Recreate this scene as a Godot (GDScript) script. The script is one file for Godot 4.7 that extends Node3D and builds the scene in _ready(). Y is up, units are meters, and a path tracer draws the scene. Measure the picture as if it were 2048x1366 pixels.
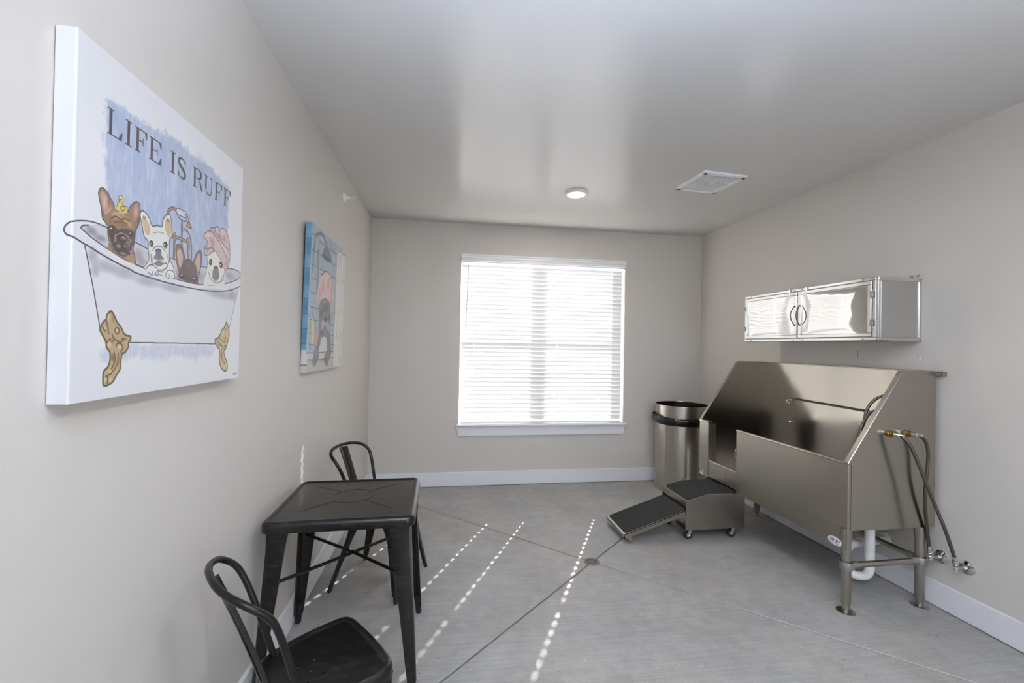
extends Node3D
# A dog washing room: greige painted walls, polished concrete floor, a window with closed blinds, a steel tub with its step,
# a wall cabinet, a bin, a metal table with two chairs and two canvas prints. Metres, y up.

const XL := -0.784   # inner faces of the room
const XR := 2.836
const ZB := -4.543
const ZF := 1.6
const H := 2.74
const UPV := Vector3.UP
const TOWARDS_SUN_TRAVEL := Vector3(-0.514, -0.667, 1.0)   # the way the sun's rays go

var M := {}
var rng := RandomNumberGenerator.new()


class Geo:
	# collects triangles; faces are given counter-clockwise as seen from outside and stored clockwise
	var v := PackedVector3Array()
	var n := PackedVector3Array()
	var t := PackedVector2Array()

	func tri(a: Vector3, b: Vector3, c: Vector3, na: Vector3, nb: Vector3, nc: Vector3, ua := Vector2.ZERO, ub := Vector2.ZERO, uc := Vector2.ZERO) -> void:
		if (b - a).cross(c - a).length_squared() < 1e-16:
			return
		v.append(a); v.append(c); v.append(b)
		n.append(na); n.append(nc); n.append(nb)
		t.append(ua); t.append(uc); t.append(ub)

	func flat(p: Array, out: Vector3) -> void:
		# a flat convex polygon whose normal points along out
		var nn: Vector3 = (p[1] - p[0]).cross(p[2] - p[0])
		if nn.length_squared() < 1e-18 and p.size() > 3:
			nn = (p[2] - p[0]).cross(p[3] - p[0])
		if nn.length_squared() < 1e-20:
			return
		nn = nn.normalized()
		var q := p.duplicate()
		if nn.dot(out) < 0.0:
			q.reverse()
			nn = -nn
		var uh := Vector3.UP.cross(nn)
		uh = uh.normalized() if uh.length() > 0.05 else Vector3.BACK
		var uv := nn.cross(uh)
		for i in range(1, q.size() - 1):
			tri(q[0], q[i], q[i + 1], nn, nn, nn, Vector2(q[0].dot(uh), q[0].dot(uv)), Vector2(q[i].dot(uh), q[i].dot(uv)), Vector2(q[i + 1].dot(uh), q[i + 1].dot(uv)))

	func box(c: Vector3, s: Vector3, bev := 0.0, b := Basis()) -> void:
		var h := s * 0.5
		var e := minf(bev, minf(h.x, minf(h.y, h.z)) * 0.98)
		var pt := func(sg: Vector3, k: int) -> Vector3:
			var q := Vector3(sg.x * (h.x - e), sg.y * (h.y - e), sg.z * (h.z - e))
			q[k] = sg[k] * h[k]
			return c + b * q
		for k in 3:
			var i := (k + 1) % 3
			var j := (k + 2) % 3
			for s0 in [-1.0, 1.0]:
				var f := []
				for ij in [[-1.0, -1.0], [1.0, -1.0], [1.0, 1.0], [-1.0, 1.0]]:
					var sg := Vector3()
					sg[k] = s0; sg[i] = ij[0]; sg[j] = ij[1]
					f.append(pt.call(sg, k))
				var o := Vector3()
				o[k] = s0
				flat(f, b * o)
		if e <= 0.0:
			return
		for k in 3:   # edges along axis k
			var i := (k + 1) % 3
			var j := (k + 2) % 3
			for si in [-1.0, 1.0]:
				for sj in [-1.0, 1.0]:
					var s1 := Vector3(); s1[i] = si; s1[j] = sj; s1[k] = -1.0
					var s2 := s1; s2[k] = 1.0
					var o := Vector3(); o[i] = si; o[j] = sj
					flat([pt.call(s1, i), pt.call(s2, i), pt.call(s2, j), pt.call(s1, j)], b * o)
		for sx in [-1.0, 1.0]:
			for sy in [-1.0, 1.0]:
				for sz in [-1.0, 1.0]:
					var sg := Vector3(sx, sy, sz)
					flat([pt.call(sg, 0), pt.call(sg, 1), pt.call(sg, 2)], b * sg)

	func span(a: Vector3, b: Vector3, bev := 0.0) -> void:
		# a box between two opposite corners
		box((a + b) * 0.5, (b - a).abs(), bev)

	func grid(P: Array, wrap_rows := false, wrap_cols := false, crease := 0.72, flip := false) -> void:
		# rows of points; normals are shared across edges that bend less than the crease
		var R := P.size()
		var C: int = P[0].size()
		var rr := R if wrap_rows else R - 1
		var cc := C if wrap_cols else C - 1
		var fn := []
		for r in rr:
			var row := PackedVector3Array()
			for c in cc:
				var a: Vector3 = P[r][c]
				var b: Vector3 = P[r][(c + 1) % C]
				var d: Vector3 = P[(r + 1) % R][c]
				var e: Vector3 = P[(r + 1) % R][(c + 1) % C]
				var q := (e - a).cross(d - b)
				row.append(q.normalized() if q.length_squared() > 1e-20 else Vector3.ZERO)
			fn.append(row)
		var ulen := PackedFloat32Array([0.0])
		for c in cc:
			ulen.append(ulen[c] + (P[R / 2][(c + 1) % C] - P[R / 2][c]).length() + 1e-6)
		var vlen := PackedFloat32Array([0.0])
		for r in rr:
			vlen.append(vlen[r] + (P[(r + 1) % R][0] - P[r][0]).length() + 1e-6)
		for r in rr:
			for c in cc:
				var f: Vector3 = fn[r][c]
				if f == Vector3.ZERO:
					continue
				var corner := []
				var nn := []
				var uu := []
				for k in [[0, 0], [0, 1], [1, 1], [1, 0]]:
					var ri: int = r + k[0]
					var ci: int = c + k[1]
					corner.append(P[ri % R][ci % C])
					uu.append(Vector2(ulen[ci], vlen[ri]))
					var sum := Vector3.ZERO
					for dr in [-1, 0]:
						var r2: int = ri + dr
						if wrap_rows: r2 = posmod(r2, rr)
						if r2 < 0 or r2 >= rr: continue
						for dc in [-1, 0]:
							var c2: int = ci + dc
							if wrap_cols: c2 = posmod(c2, cc)
							if c2 < 0 or c2 >= cc: continue
							var g: Vector3 = fn[r2][c2]
							if g.dot(f) > crease: sum += g
					nn.append(sum.normalized() if sum.length_squared() > 1e-12 else f)
				if flip:
					tri(corner[0], corner[2], corner[1], -nn[0], -nn[2], -nn[1], uu[0], uu[2], uu[1])
					tri(corner[0], corner[3], corner[2], -nn[0], -nn[3], -nn[2], uu[0], uu[3], uu[2])
				else:
					tri(corner[0], corner[1], corner[2], nn[0], nn[1], nn[2], uu[0], uu[1], uu[2])
					tri(corner[0], corner[2], corner[3], nn[0], nn[2], nn[3], uu[0], uu[2], uu[3])

	func lathe(prof: Array, seg := 32, xf := Transform3D(), closed := false) -> void:
		# prof: Vector2(radius, height) from bottom to top on the outside
		var P := []
		for q in prof:
			var row := PackedVector3Array()
			for i in seg:
				var a := TAU * i / seg
				row.append(xf * Vector3(q.x * cos(a), q.y, -q.x * sin(a)))
			P.append(row)
		grid(P, closed, true, 0.8)

	func tube(path: Array, rad, seg := 10, closed := false, caps := true) -> void:
		# a round bar along a path; rad is a number or one radius for each point
		var N := path.size()
		var P := []
		var side := Vector3.ZERO
		for i in N:
			var d: Vector3
			if closed:
				d = path[(i + 1) % N] - path[(i - 1 + N) % N]
			else:
				d = path[mini(i + 1, N - 1)] - path[maxi(i - 1, 0)]
			d = d.normalized()
			if side == Vector3.ZERO:
				side = d.cross(Vector3.UP)
				if side.length() < 0.1: side = d.cross(Vector3.RIGHT)
			side = (side - d * side.dot(d)).normalized()
			var other := d.cross(side)
			var r: float = rad[i] if rad is Array else rad
			var row := PackedVector3Array()
			for k in seg:
				var a := TAU * k / seg
				row.append(path[i] + (side * cos(a) + other * sin(a)) * r)
			P.append(row)
		grid(P, closed, true, 0.6, false)
		if caps and not closed:
			flat(Array(P[0]), path[0] - path[1])
			flat(Array(P[N - 1]), path[N - 1] - path[N - 2])

	func prism(poly: PackedVector2Array, xf: Transform3D, d0: float, d1: float, crease := 0.8) -> void:
		# a polygon in the local xy plane, extruded along local z
		var A := PackedVector3Array()
		var B := PackedVector3Array()
		for q in poly:
			A.append(xf * Vector3(q.x, q.y, d0))
			B.append(xf * Vector3(q.x, q.y, d1))
		grid([A, B], false, true, crease, Geometry2D.is_polygon_clockwise(poly))
		var ix := Geometry2D.triangulate_polygon(poly)
		for i in range(0, ix.size(), 3):
			flat([A[ix[i]], A[ix[i + 1]], A[ix[i + 2]]], xf.basis * Vector3(0, 0, d0 - d1))
			flat([B[ix[i]], B[ix[i + 1]], B[ix[i + 2]]], xf.basis * Vector3(0, 0, d1 - d0))

	func mesh() -> ArrayMesh:
		var a := []
		a.resize(Mesh.ARRAY_MAX)
		a[Mesh.ARRAY_VERTEX] = v
		a[Mesh.ARRAY_NORMAL] = n
		a[Mesh.ARRAY_TEX_UV] = t
		var m := ArrayMesh.new()
		m.add_surface_from_arrays(Mesh.PRIMITIVE_TRIANGLES, a)
		return m


# ------------------------------------------------------------------ helpers

func part(called: String, g: Geo, m: Material, parent: Node3D = self) -> MeshInstance3D:
	var o := MeshInstance3D.new()
	o.name = called
	o.mesh = g.mesh()
	o.material_override = m
	parent.add_child(o, true)
	return o


func thing(called: String, label: String, category: String, at := Vector3.ZERO, group := "", turn := 0.0) -> Node3D:
	var o := Node3D.new()
	o.name = called
	add_child(o, true)
	o.position = at
	o.rotation.y = turn
	tag(o, label, category, group)
	return o


func tag(o: Node, label: String, category: String, group := "") -> void:
	o.set_meta("label", label)
	o.set_meta("category", category)
	if group: o.set_meta("group", group)


func struct(o: Node, label: String, category: String) -> Node:
	o.set_meta("kind", "structure")
	o.set_meta("label", label)
	o.set_meta("category", category)
	return o


func setting(called: String, label: String, category: String) -> Node3D:
	var o := Node3D.new()
	o.name = called
	add_child(o, true)
	struct(o, label, category)
	return o


func rgb(r: float, g: float, b: float) -> Color:
	return Color(r / 255.0, g / 255.0, b / 255.0)


func paint(c: Color, rough: float, metal := 0.0, spec := 0.5) -> StandardMaterial3D:
	var m := StandardMaterial3D.new()
	m.albedo_color = c
	m.roughness = rough
	m.metallic = metal
	m.metallic_specular = spec
	m.cull_mode = BaseMaterial3D.CULL_DISABLED
	return m


func brushed(c: Color, rough: float, aniso: float) -> StandardMaterial3D:
	var m := paint(c, rough, 1.0)
	if aniso != 0.0:
		m.anisotropy_enabled = true
		m.anisotropy = aniso
	return m


func triplanar(m: StandardMaterial3D, tex: Texture2D, scale: Vector3) -> void:
	m.albedo_texture = tex
	m.uv1_triplanar = true
	m.uv1_world_triplanar = true
	m.uv1_scale = scale


func spline(p: Array, per := 6, closed := false) -> Array:
	# Catmull-Rom through the points
	var out := []
	var N := p.size()
	var last := N if closed else N - 1
	for i in last:
		var a = p[(i - 1 + N) % N] if closed or i > 0 else p[0]
		var b = p[i]
		var c = p[(i + 1) % N]
		var d = p[(i + 2) % N] if closed or i + 2 < N else p[N - 1]
		for k in per:
			var s := float(k) / per
			out.append(0.5 * (2.0 * b + (c - a) * s + (2.0 * a - 5.0 * b + 4.0 * c - d) * s * s + (3.0 * b - a - 3.0 * c + d) * s * s * s))
	if not closed: out.append(p[N - 1])
	return out


func rounded(w: float, h: float, r: float, seg := 5) -> PackedVector2Array:
	# a rounded rectangle about the origin, counter-clockwise
	var out := PackedVector2Array()
	for q in [[1, 1, 0.0], [-1, 1, PI / 2], [-1, -1, PI], [1, -1, PI * 1.5]]:
		for i in seg + 1:
			var a: float = q[2] + PI / 2 * i / seg
			out.append(Vector2(q[0] * (w / 2 - r) + r * cos(a), q[1] * (h / 2 - r) + r * sin(a)))
	return out


func ring(outline: PackedVector2Array, inset: float, y: float) -> PackedVector3Array:
	# an outline in the xz plane, moved inwards along its own normals
	var out := PackedVector3Array()
	var N := outline.size()
	for i in N:
		var d := (outline[(i + 1) % N] - outline[(i - 1 + N) % N]).normalized()
		var nn := Vector2(-d.y, d.x)
		var q := outline[i] + nn * inset
		out.append(Vector3(q.x, y, -q.y))
	return out


func frame_xf(origin: Vector3, x: Vector3, y: Vector3) -> Transform3D:
	return Transform3D(Basis(x, y, x.cross(y)), origin)


func screw(at: Vector3, out: Vector3, r: float, m: Material, parent: Node3D, called := "screw") -> void:
	var g := Geo.new()
	var x := out.cross(Vector3.UP)
	if x.length() < 0.1: x = out.cross(Vector3.RIGHT)
	x = x.normalized()
	var xf := Transform3D(Basis(x, out, x.cross(out)), at)
	g.lathe([Vector2(r, 0), Vector2(r, r * 0.35), Vector2(r * 0.6, r * 0.7), Vector2(0.0001, r * 0.8)], 10, xf)
	part(called, g, m, parent)

# ------------------------------------------------------------------ scene

func _ready() -> void:
	rng.seed = 7
	view_and_light()
	materials()
	room()
	window_and_blind()
	entrance()
	ceiling_fittings()
	photo_flash()
	dog_tub()
	plumbing()
	pet_step()
	wall_cabinet()
	litter_bin()
	dining_table()
	chairs()
	canvases()


func view_and_light() -> void:
	var cam := Camera3D.new()
	cam.name = "camera"
	var yaw := 0.1469
	var pitch := 0.0086
	var roll := 0.0167
	var f0 := Vector3(sin(yaw), 0, -cos(yaw))
	var r0 := Vector3(cos(yaw), 0, sin(yaw))
	var f := f0 * cos(pitch) + UPV * sin(pitch)
	var u0 := UPV * cos(pitch) - f0 * sin(pitch)
	var r := r0 * cos(roll) + u0 * sin(roll)
	var u := u0 * cos(roll) - r0 * sin(roll)
	cam.transform = Transform3D(Basis(r, u, -f), Vector3(0, 1.4736, 0))
	cam.fov = rad_to_deg(2.0 * atan(683.0 / 865.7))
	cam.near = 0.05
	cam.far = 200.0
	cam.current = true
	add_child(cam)

	var env := Environment.new()
	env.tonemap_mode = Environment.TONE_MAPPER_LINEAR
	env.tonemap_exposure = 1.2
	env.sdfgi_enabled = true
	env.ssao_enabled = true
	env.ssil_enabled = true
	env.background_mode = Environment.BG_SKY
	var sky := Sky.new()
	var sm := ProceduralSkyMaterial.new()
	sm.sky_top_color = rgb(178, 192, 214)
	sm.sky_horizon_color = rgb(226, 229, 235)
	sm.sky_energy_multiplier = 2.2
	sm.ground_bottom_color = rgb(150, 150, 146)
	sm.ground_horizon_color = rgb(200, 202, 204)
	sm.ground_energy_multiplier = 1.2
	sky.sky_material = sm
	env.sky = sky
	var we := WorldEnvironment.new()
	we.name = "environment"
	we.environment = env
	add_child(we)

	var sun := DirectionalLight3D.new()
	sun.name = "sun"
	sun.basis = Basis.looking_at(TOWARDS_SUN_TRAVEL.normalized())
	sun.light_color = rgb(255, 252, 250)
	sun.light_energy = 21.0
	sun.light_angular_distance = 0.53
	sun.shadow_enabled = true
	add_child(sun)


func noise_at(fr: float, oct := 3, sd := 1) -> FastNoiseLite:
	var nz := FastNoiseLite.new()
	nz.noise_type = FastNoiseLite.TYPE_SIMPLEX
	nz.frequency = fr
	nz.fractal_octaves = oct
	nz.seed = sd
	return nz


func concrete_texture() -> ImageTexture:
	# cloudy trowelled concrete with faint sweep lines and specks; one tile is 4 m
	var S := 1024
	var im := Image.create(S, S, false, Image.FORMAT_RGB8)
	var big := noise_at(0.006, 4, 3)
	var mid := noise_at(0.03, 3, 5)
	var fine := noise_at(0.35, 2, 8)
	var sweep := noise_at(0.05, 2, 11)
	for y in S:
		for x in S:
			var k := 1.0 + 0.05 * big.get_noise_2d(x, y) + 0.035 * mid.get_noise_2d(x, y) + 0.05 * fine.get_noise_2d(x, y) + 0.04 * sweep.get_noise_2d(x * 0.12, y * 5.0)
			var warm := 0.01 * big.get_noise_2d(x + 500, y + 900)
			im.set_pixel(x, y, Color(0.628 * k + warm, 0.618 * k, 0.600 * k - warm))
	var rr := RandomNumberGenerator.new()
	rr.seed = 21
	for i in 420:
		var c := Color(0.82, 0.81, 0.79) if rr.randf() < 0.7 else Color(0.32, 0.31, 0.30)
		var p := Vector2i(rr.randi_range(2, S - 4), rr.randi_range(2, S - 4))
		im.fill_rect(Rect2i(p, Vector2i(rr.randi_range(1, 2), 1)), c)
	return ImageTexture.create_from_image(im)


func streak_texture(base: Color, dev: float, tint: Color, share: float, sd: int) -> ImageTexture:
	# fine brush marks along u
	var S := 512
	var im := Image.create(S, S, false, Image.FORMAT_RGB8)
	var a := noise_at(0.9, 2, sd)
	var b := noise_at(0.012, 2, sd + 1)
	for y in S:
		for x in S:
			var k := a.get_noise_2d(x * 0.02, y) * dev
			var w := clampf((a.get_noise_2d(x * 0.03 + 900, y + 300) + b.get_noise_2d(x, y) * 1.2 - 0.45) * 2.0, 0.0, 1.0) * share
			var c := Color(base.r * (1.0 + k), base.g * (1.0 + k), base.b * (1.0 + k))
			im.set_pixel(x, y, c.lerp(tint, w))
	return ImageTexture.create_from_image(im)


func materials() -> void:
	M.wall = paint(rgb(204, 198, 190), 0.5, 0.0, 0.45)
	M.ceiling = paint(rgb(205, 203, 199), 0.23, 0.0, 0.7)
	M.trim = paint(rgb(226, 226, 228), 0.4)
	M.concrete = paint(Color.WHITE, 0.5, 0.0, 0.4)
	triplanar(M.concrete, concrete_texture(), Vector3(0.25, 0.25, 0.25))
	M.concrete.uv1_offset = Vector3(0.225, 0.0, 0.175)
	M.grout = paint(rgb(96, 93, 88), 0.9)
	M.vinyl = paint(rgb(235, 235, 235), 0.35)
	M.glass = paint(Color(1, 1, 1, 0.05), 0.02)
	M.glass.transparency = BaseMaterial3D.TRANSPARENCY_ALPHA
	M.slat = paint(rgb(243, 242, 240), 0.45)
	M.slat.backlight_enabled = true
	M.slat.backlight = Color(0.47, 0.47, 0.47)
	M.cord = paint(rgb(240, 240, 238), 0.8)
	M.wand = paint(rgb(190, 190, 192), 0.25)
	var inox := rgb(170, 164, 154)   # the one stainless sheet everything on the tub and step is made of
	M.steel = brushed(inox, 0.2, 0.0)
	M.steel_back = brushed(inox, 0.16, 0.0)
	M.steel_front = brushed(inox, 0.3, -0.6)
	M.steel_edge = brushed(inox, 0.2, 0.0)
	M.steel_bin = brushed(rgb(190, 184, 174), 0.3, -0.8)
	M.steel_tube = brushed(inox, 0.3, 0.0)
	M.mirror = brushed(rgb(222, 221, 218), 0.06, 0.0)
	M.alloy = brushed(rgb(214, 214, 212), 0.16, 0.0)
	M.satin = brushed(rgb(196, 195, 192), 0.34, 0.0)
	M.chrome = brushed(rgb(225, 225, 225), 0.08, 0.0)
	M.cast = paint(rgb(150, 148, 144), 0.5, 0.8)
	M.brass = paint(rgb(140, 112, 58), 0.3, 1.0)
	M.braid = paint(rgb(98, 94, 88), 0.42, 0.9)
	M.pvc = paint(rgb(232, 231, 228), 0.35)
	M.rubber = paint(rgb(26, 26, 27), 0.7)
	M.grip = paint(rgb(34, 34, 35), 0.85)
	var gt := NoiseTexture2D.new()
	gt.width = 256
	gt.height = 256
	gt.seamless = true
	var gn := noise_at(0.35, 2, 31)
	gt.noise = gn
	var gr := Gradient.new()
	gr.colors = PackedColorArray([Color(0.06, 0.06, 0.062), Color(0.15, 0.15, 0.152), Color(0.27, 0.27, 0.27)])
	gr.offsets = PackedFloat32Array([0.0, 0.6, 1.0])
	gt.color_ramp = gr
	M.grip.albedo_color = Color.WHITE
	triplanar(M.grip, gt, Vector3(3, 3, 3))
	M.bag = paint(rgb(17, 17, 18), 0.28)
	M.wheel_core = paint(rgb(120, 120, 120), 0.45)
	M.dark = paint(rgb(20, 20, 20), 0.9)
	M.black_metal = paint(Color.WHITE, 0.36, 0.55)
	M.black_metal.clearcoat_enabled = true
	M.black_metal.clearcoat = 0.4
	M.black_metal.clearcoat_roughness = 0.12
	triplanar(M.black_metal, streak_texture(Color(0.095, 0.092, 0.088), 0.6, Color(0.27, 0.235, 0.19), 0.6, 41), Vector3(1.3, 4.0, 4.0))
	M.black_tube = paint(rgb(40, 38, 37), 0.33, 0.6)
	M.fitting_white = paint(rgb(236, 236, 238), 0.4)
	M.led = paint(rgb(255, 250, 242), 0.5)
	M.led.emission_enabled = true
	M.led.emission = rgb(255, 247, 234)
	M.led.emission_energy_multiplier = 3.0
	M.flash = paint(rgb(245, 245, 250), 0.4)
	M.flash.emission_enabled = true
	M.flash.emission = rgb(240, 244, 255)
	M.flash.emission_energy_multiplier = 3.0
	M.drain = paint(rgb(134, 126, 117), 0.45, 0.7)


# ------------------------------------------------------------------ the room

func room() -> void:
	var g := Geo.new()
	g.span(Vector3(XL - 0.16, -0.3, ZB - 0.217), Vector3(XL, H + 0.2, ZF + 0.16))
	struct(part("wall_left", g, M.wall), "smooth greige painted wall carrying the two canvas prints", "wall")
	g = Geo.new()
	g.span(Vector3(XR, -0.3, ZB - 0.217), Vector3(XR + 0.16, H + 0.2, ZF + 0.16))
	struct(part("wall_right", g, M.wall), "greige painted wall behind the steel tub and wall cabinet", "wall")
	# back wall around the window opening
	g = Geo.new()
	var w0 := 0.125
	var w1 := 1.925
	var s0 := 0.615
	var s1 := 2.42
	var zb := ZB - 0.217
	g.span(Vector3(XL, -0.3, zb), Vector3(w0, H + 0.2, ZB))
	g.span(Vector3(w1, -0.3, zb), Vector3(XR, H + 0.2, ZB))
	g.span(Vector3(w0, -0.3, zb), Vector3(w1, s0, ZB))
	g.span(Vector3(w0, s1, zb), Vector3(w1, H + 0.2, ZB))
	struct(part("wall_back", g, M.wall), "greige painted wall with the blind covered window", "wall")
	# wall behind the photographer, with a glazed double door
	g = Geo.new()
	g.span(Vector3(XL, -0.3, ZF), Vector3(0.95, H + 0.2, ZF + 0.16))
	g.span(Vector3(2.75, -0.3, ZF), Vector3(XR, H + 0.2, ZF + 0.16))
	g.span(Vector3(0.95, 2.3, ZF), Vector3(2.75, H + 0.2, ZF + 0.16))
	struct(part("wall_front", g, M.wall), "greige painted wall around the glazed double entrance door", "wall")
	g = Geo.new()
	var vx := 1.951
	var vz := -3.03
	var vh := 0.125
	g.span(Vector3(XL - 0.16, H, zb), Vector3(vx - vh, H + 0.2, ZF + 0.16))
	g.span(Vector3(vx + vh, H, zb), Vector3(XR + 0.16, H + 0.2, ZF + 0.16))
	g.span(Vector3(vx - vh, H, zb), Vector3(vx + vh, H + 0.2, vz - vh))
	g.span(Vector3(vx - vh, H, vz + vh), Vector3(vx + vh, H + 0.2, ZF + 0.16))
	g.span(Vector3(XL - 0.16, H + 0.2, zb), Vector3(XR + 0.16, H + 0.26, ZF + 0.16))
	struct(part("ceiling", g, M.ceiling), "smooth satin painted ceiling with round light and square vent", "ceiling")

	# concrete slabs cut along the diagonals to the drain
	var fl := setting("floor", "polished grey concrete floor cut diagonally towards a round drain", "floor")
	g = Geo.new()
	g.span(Vector3(XL - 0.1, -0.3, zb), Vector3(XR + 0.1, -0.014, ZF + 0.16))
	part("sub_base", g, M.grout, fl)
	var c := Vector2(1.0, -2.86)
	var bl := Vector2(XL, ZB)
	var br := Vector2(XR, ZB)
	var fr := Vector2(XR, -1.18)
	var fe := Vector2(XL, -1.2)
	for poly in [[bl, br, c], [br, fr, c], [fr, fe, c], [fe, bl, c], [fe, fr, Vector2(XR, ZF + 0.1), Vector2(XL, ZF + 0.1)]]:
		if poly.size() == 3:
			var da: Vector2 = (poly[0] - c).normalized()
			var db: Vector2 = (poly[1] - c).normalized()
			slab([poly[0], poly[1], c + db * 0.045, c + db.slerp(da, 0.33) * 0.045, c + db.slerp(da, 0.67) * 0.045, c + da * 0.045], fl)
		else:
			slab(poly, fl)
	# drain grate
	var dr := thing("floor_drain", "small round metal drain grate where the floor cuts meet", "drain", Vector3(c.x, 0.0, c.y))
	g = Geo.new()
	g.lathe([Vector2(0.054, 0.0), Vector2(0.053, 0.003), Vector2(0.043, 0.0035), Vector2(0.042, 0.0005)], 40)
	part("rim", g, M.drain, dr)
	g = Geo.new()
	g.lathe([Vector2(0.0001, -0.0135), Vector2(0.034, -0.0135), Vector2(0.042, -0.010), Vector2(0.043, 0.0)], 32)
	part("cup", g, M.drain, dr)
	g = Geo.new()
	g.lathe([Vector2(0.009, 0.0), Vector2(0.009, 0.003), Vector2(0.0001, 0.003)], 20)
	for r in [0.0185, 0.0295, 0.0405]:
		g.lathe([Vector2(r + 0.0021, 0.0), Vector2(r + 0.0021, 0.003), Vector2(r - 0.0021, 0.003), Vector2(r - 0.0021, 0.0)], 32)
	for k in 4:
		g.box(Vector3(0, 0.0018, 0), Vector3(0.084, 0.0026, 0.006), 0.0, Basis(UPV, PI / 4 * k))
	part("grate", g, M.drain, dr)

	# baseboards, a few millimetres off the floor
	var bh := 0.1465
	var bt := 0.016
	g = Geo.new()
	g.span(Vector3(XL, 0.004, ZB), Vector3(XL + bt, bh, ZF), 0.003)
	struct(part("baseboard_left", g, M.trim), "white flat baseboard beside the table and chairs", "baseboard")
	g = Geo.new()
	g.span(Vector3(XL + bt, 0.004, ZB), Vector3(XR - bt, bh, ZB + bt), 0.003)
	struct(part("baseboard_back", g, M.trim), "white flat baseboard under the window", "baseboard")
	g = Geo.new()
	g.span(Vector3(XR - bt, 0.004, ZB), Vector3(XR, bh, ZF), 0.003)
	struct(part("baseboard_right", g, M.trim), "white flat baseboard behind the steel tub", "baseboard")

	# filler and scrapes left on the paint under the cabinet
	var wr: Node3D = get_node("wall_right")
	for q in [[1.455, -2.64, 0.05, 0.003, 110], [1.475, -2.625, 0.018, 0.002, 205], [1.45, -2.27, 0.03, 0.006, 222], [1.468, -2.3, 0.004, 0.03, 214], [1.435, -2.235, 0.022, 0.009, 226]]:
		g = Geo.new()
		g.box(Vector3(XR - 0.0002, q[0], q[1]), Vector3(0.0012, q[2], q[3]), 0.0004)
		part("filler_mark", g, paint(rgb(q[4], q[4], q[4]), 0.7), wr)

	# ground outside
	g = Geo.new()
	g.span(Vector3(-40, -0.5, -40), Vector3(40, -0.35, zb - 0.02))
	g.span(Vector3(-40, -0.5, ZF + 0.18), Vector3(40, -0.02, 40))
	struct(part("ground", g, paint(rgb(156, 156, 156), 0.9)), "pale paving outside the room", "ground")


func slab(poly: Array, parent: Node3D) -> void:
	# one slab with its edges drawn in by half the width of a saw cut and a small bevel
	var g := Geo.new()
	var q := PackedVector2Array(poly)
	var inner := Geometry2D.offset_polygon(q, -0.005)[0]
	var top := Geometry2D.offset_polygon(q, -0.0085)[0]
	if inner.size() != top.size():
		top = inner
	var A := PackedVector3Array()
	var B := PackedVector3Array()
	var C := PackedVector3Array()
	for i in inner.size():
		A.append(Vector3(inner[i].x, -0.02, inner[i].y))
		B.append(Vector3(inner[i].x, -0.004, inner[i].y))
		C.append(Vector3(top[i].x, 0.0, top[i].y))
	g.grid([A, B, C], false, true, 0.9, not Geometry2D.is_polygon_clockwise(inner))
	var ix := Geometry2D.triangulate_polygon(top)
	for i in range(0, ix.size(), 3):
		g.flat([C[ix[i]], C[ix[i + 1]], C[ix[i + 2]]], UPV)
	part("floor_slab", g, M.concrete, parent)


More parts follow.
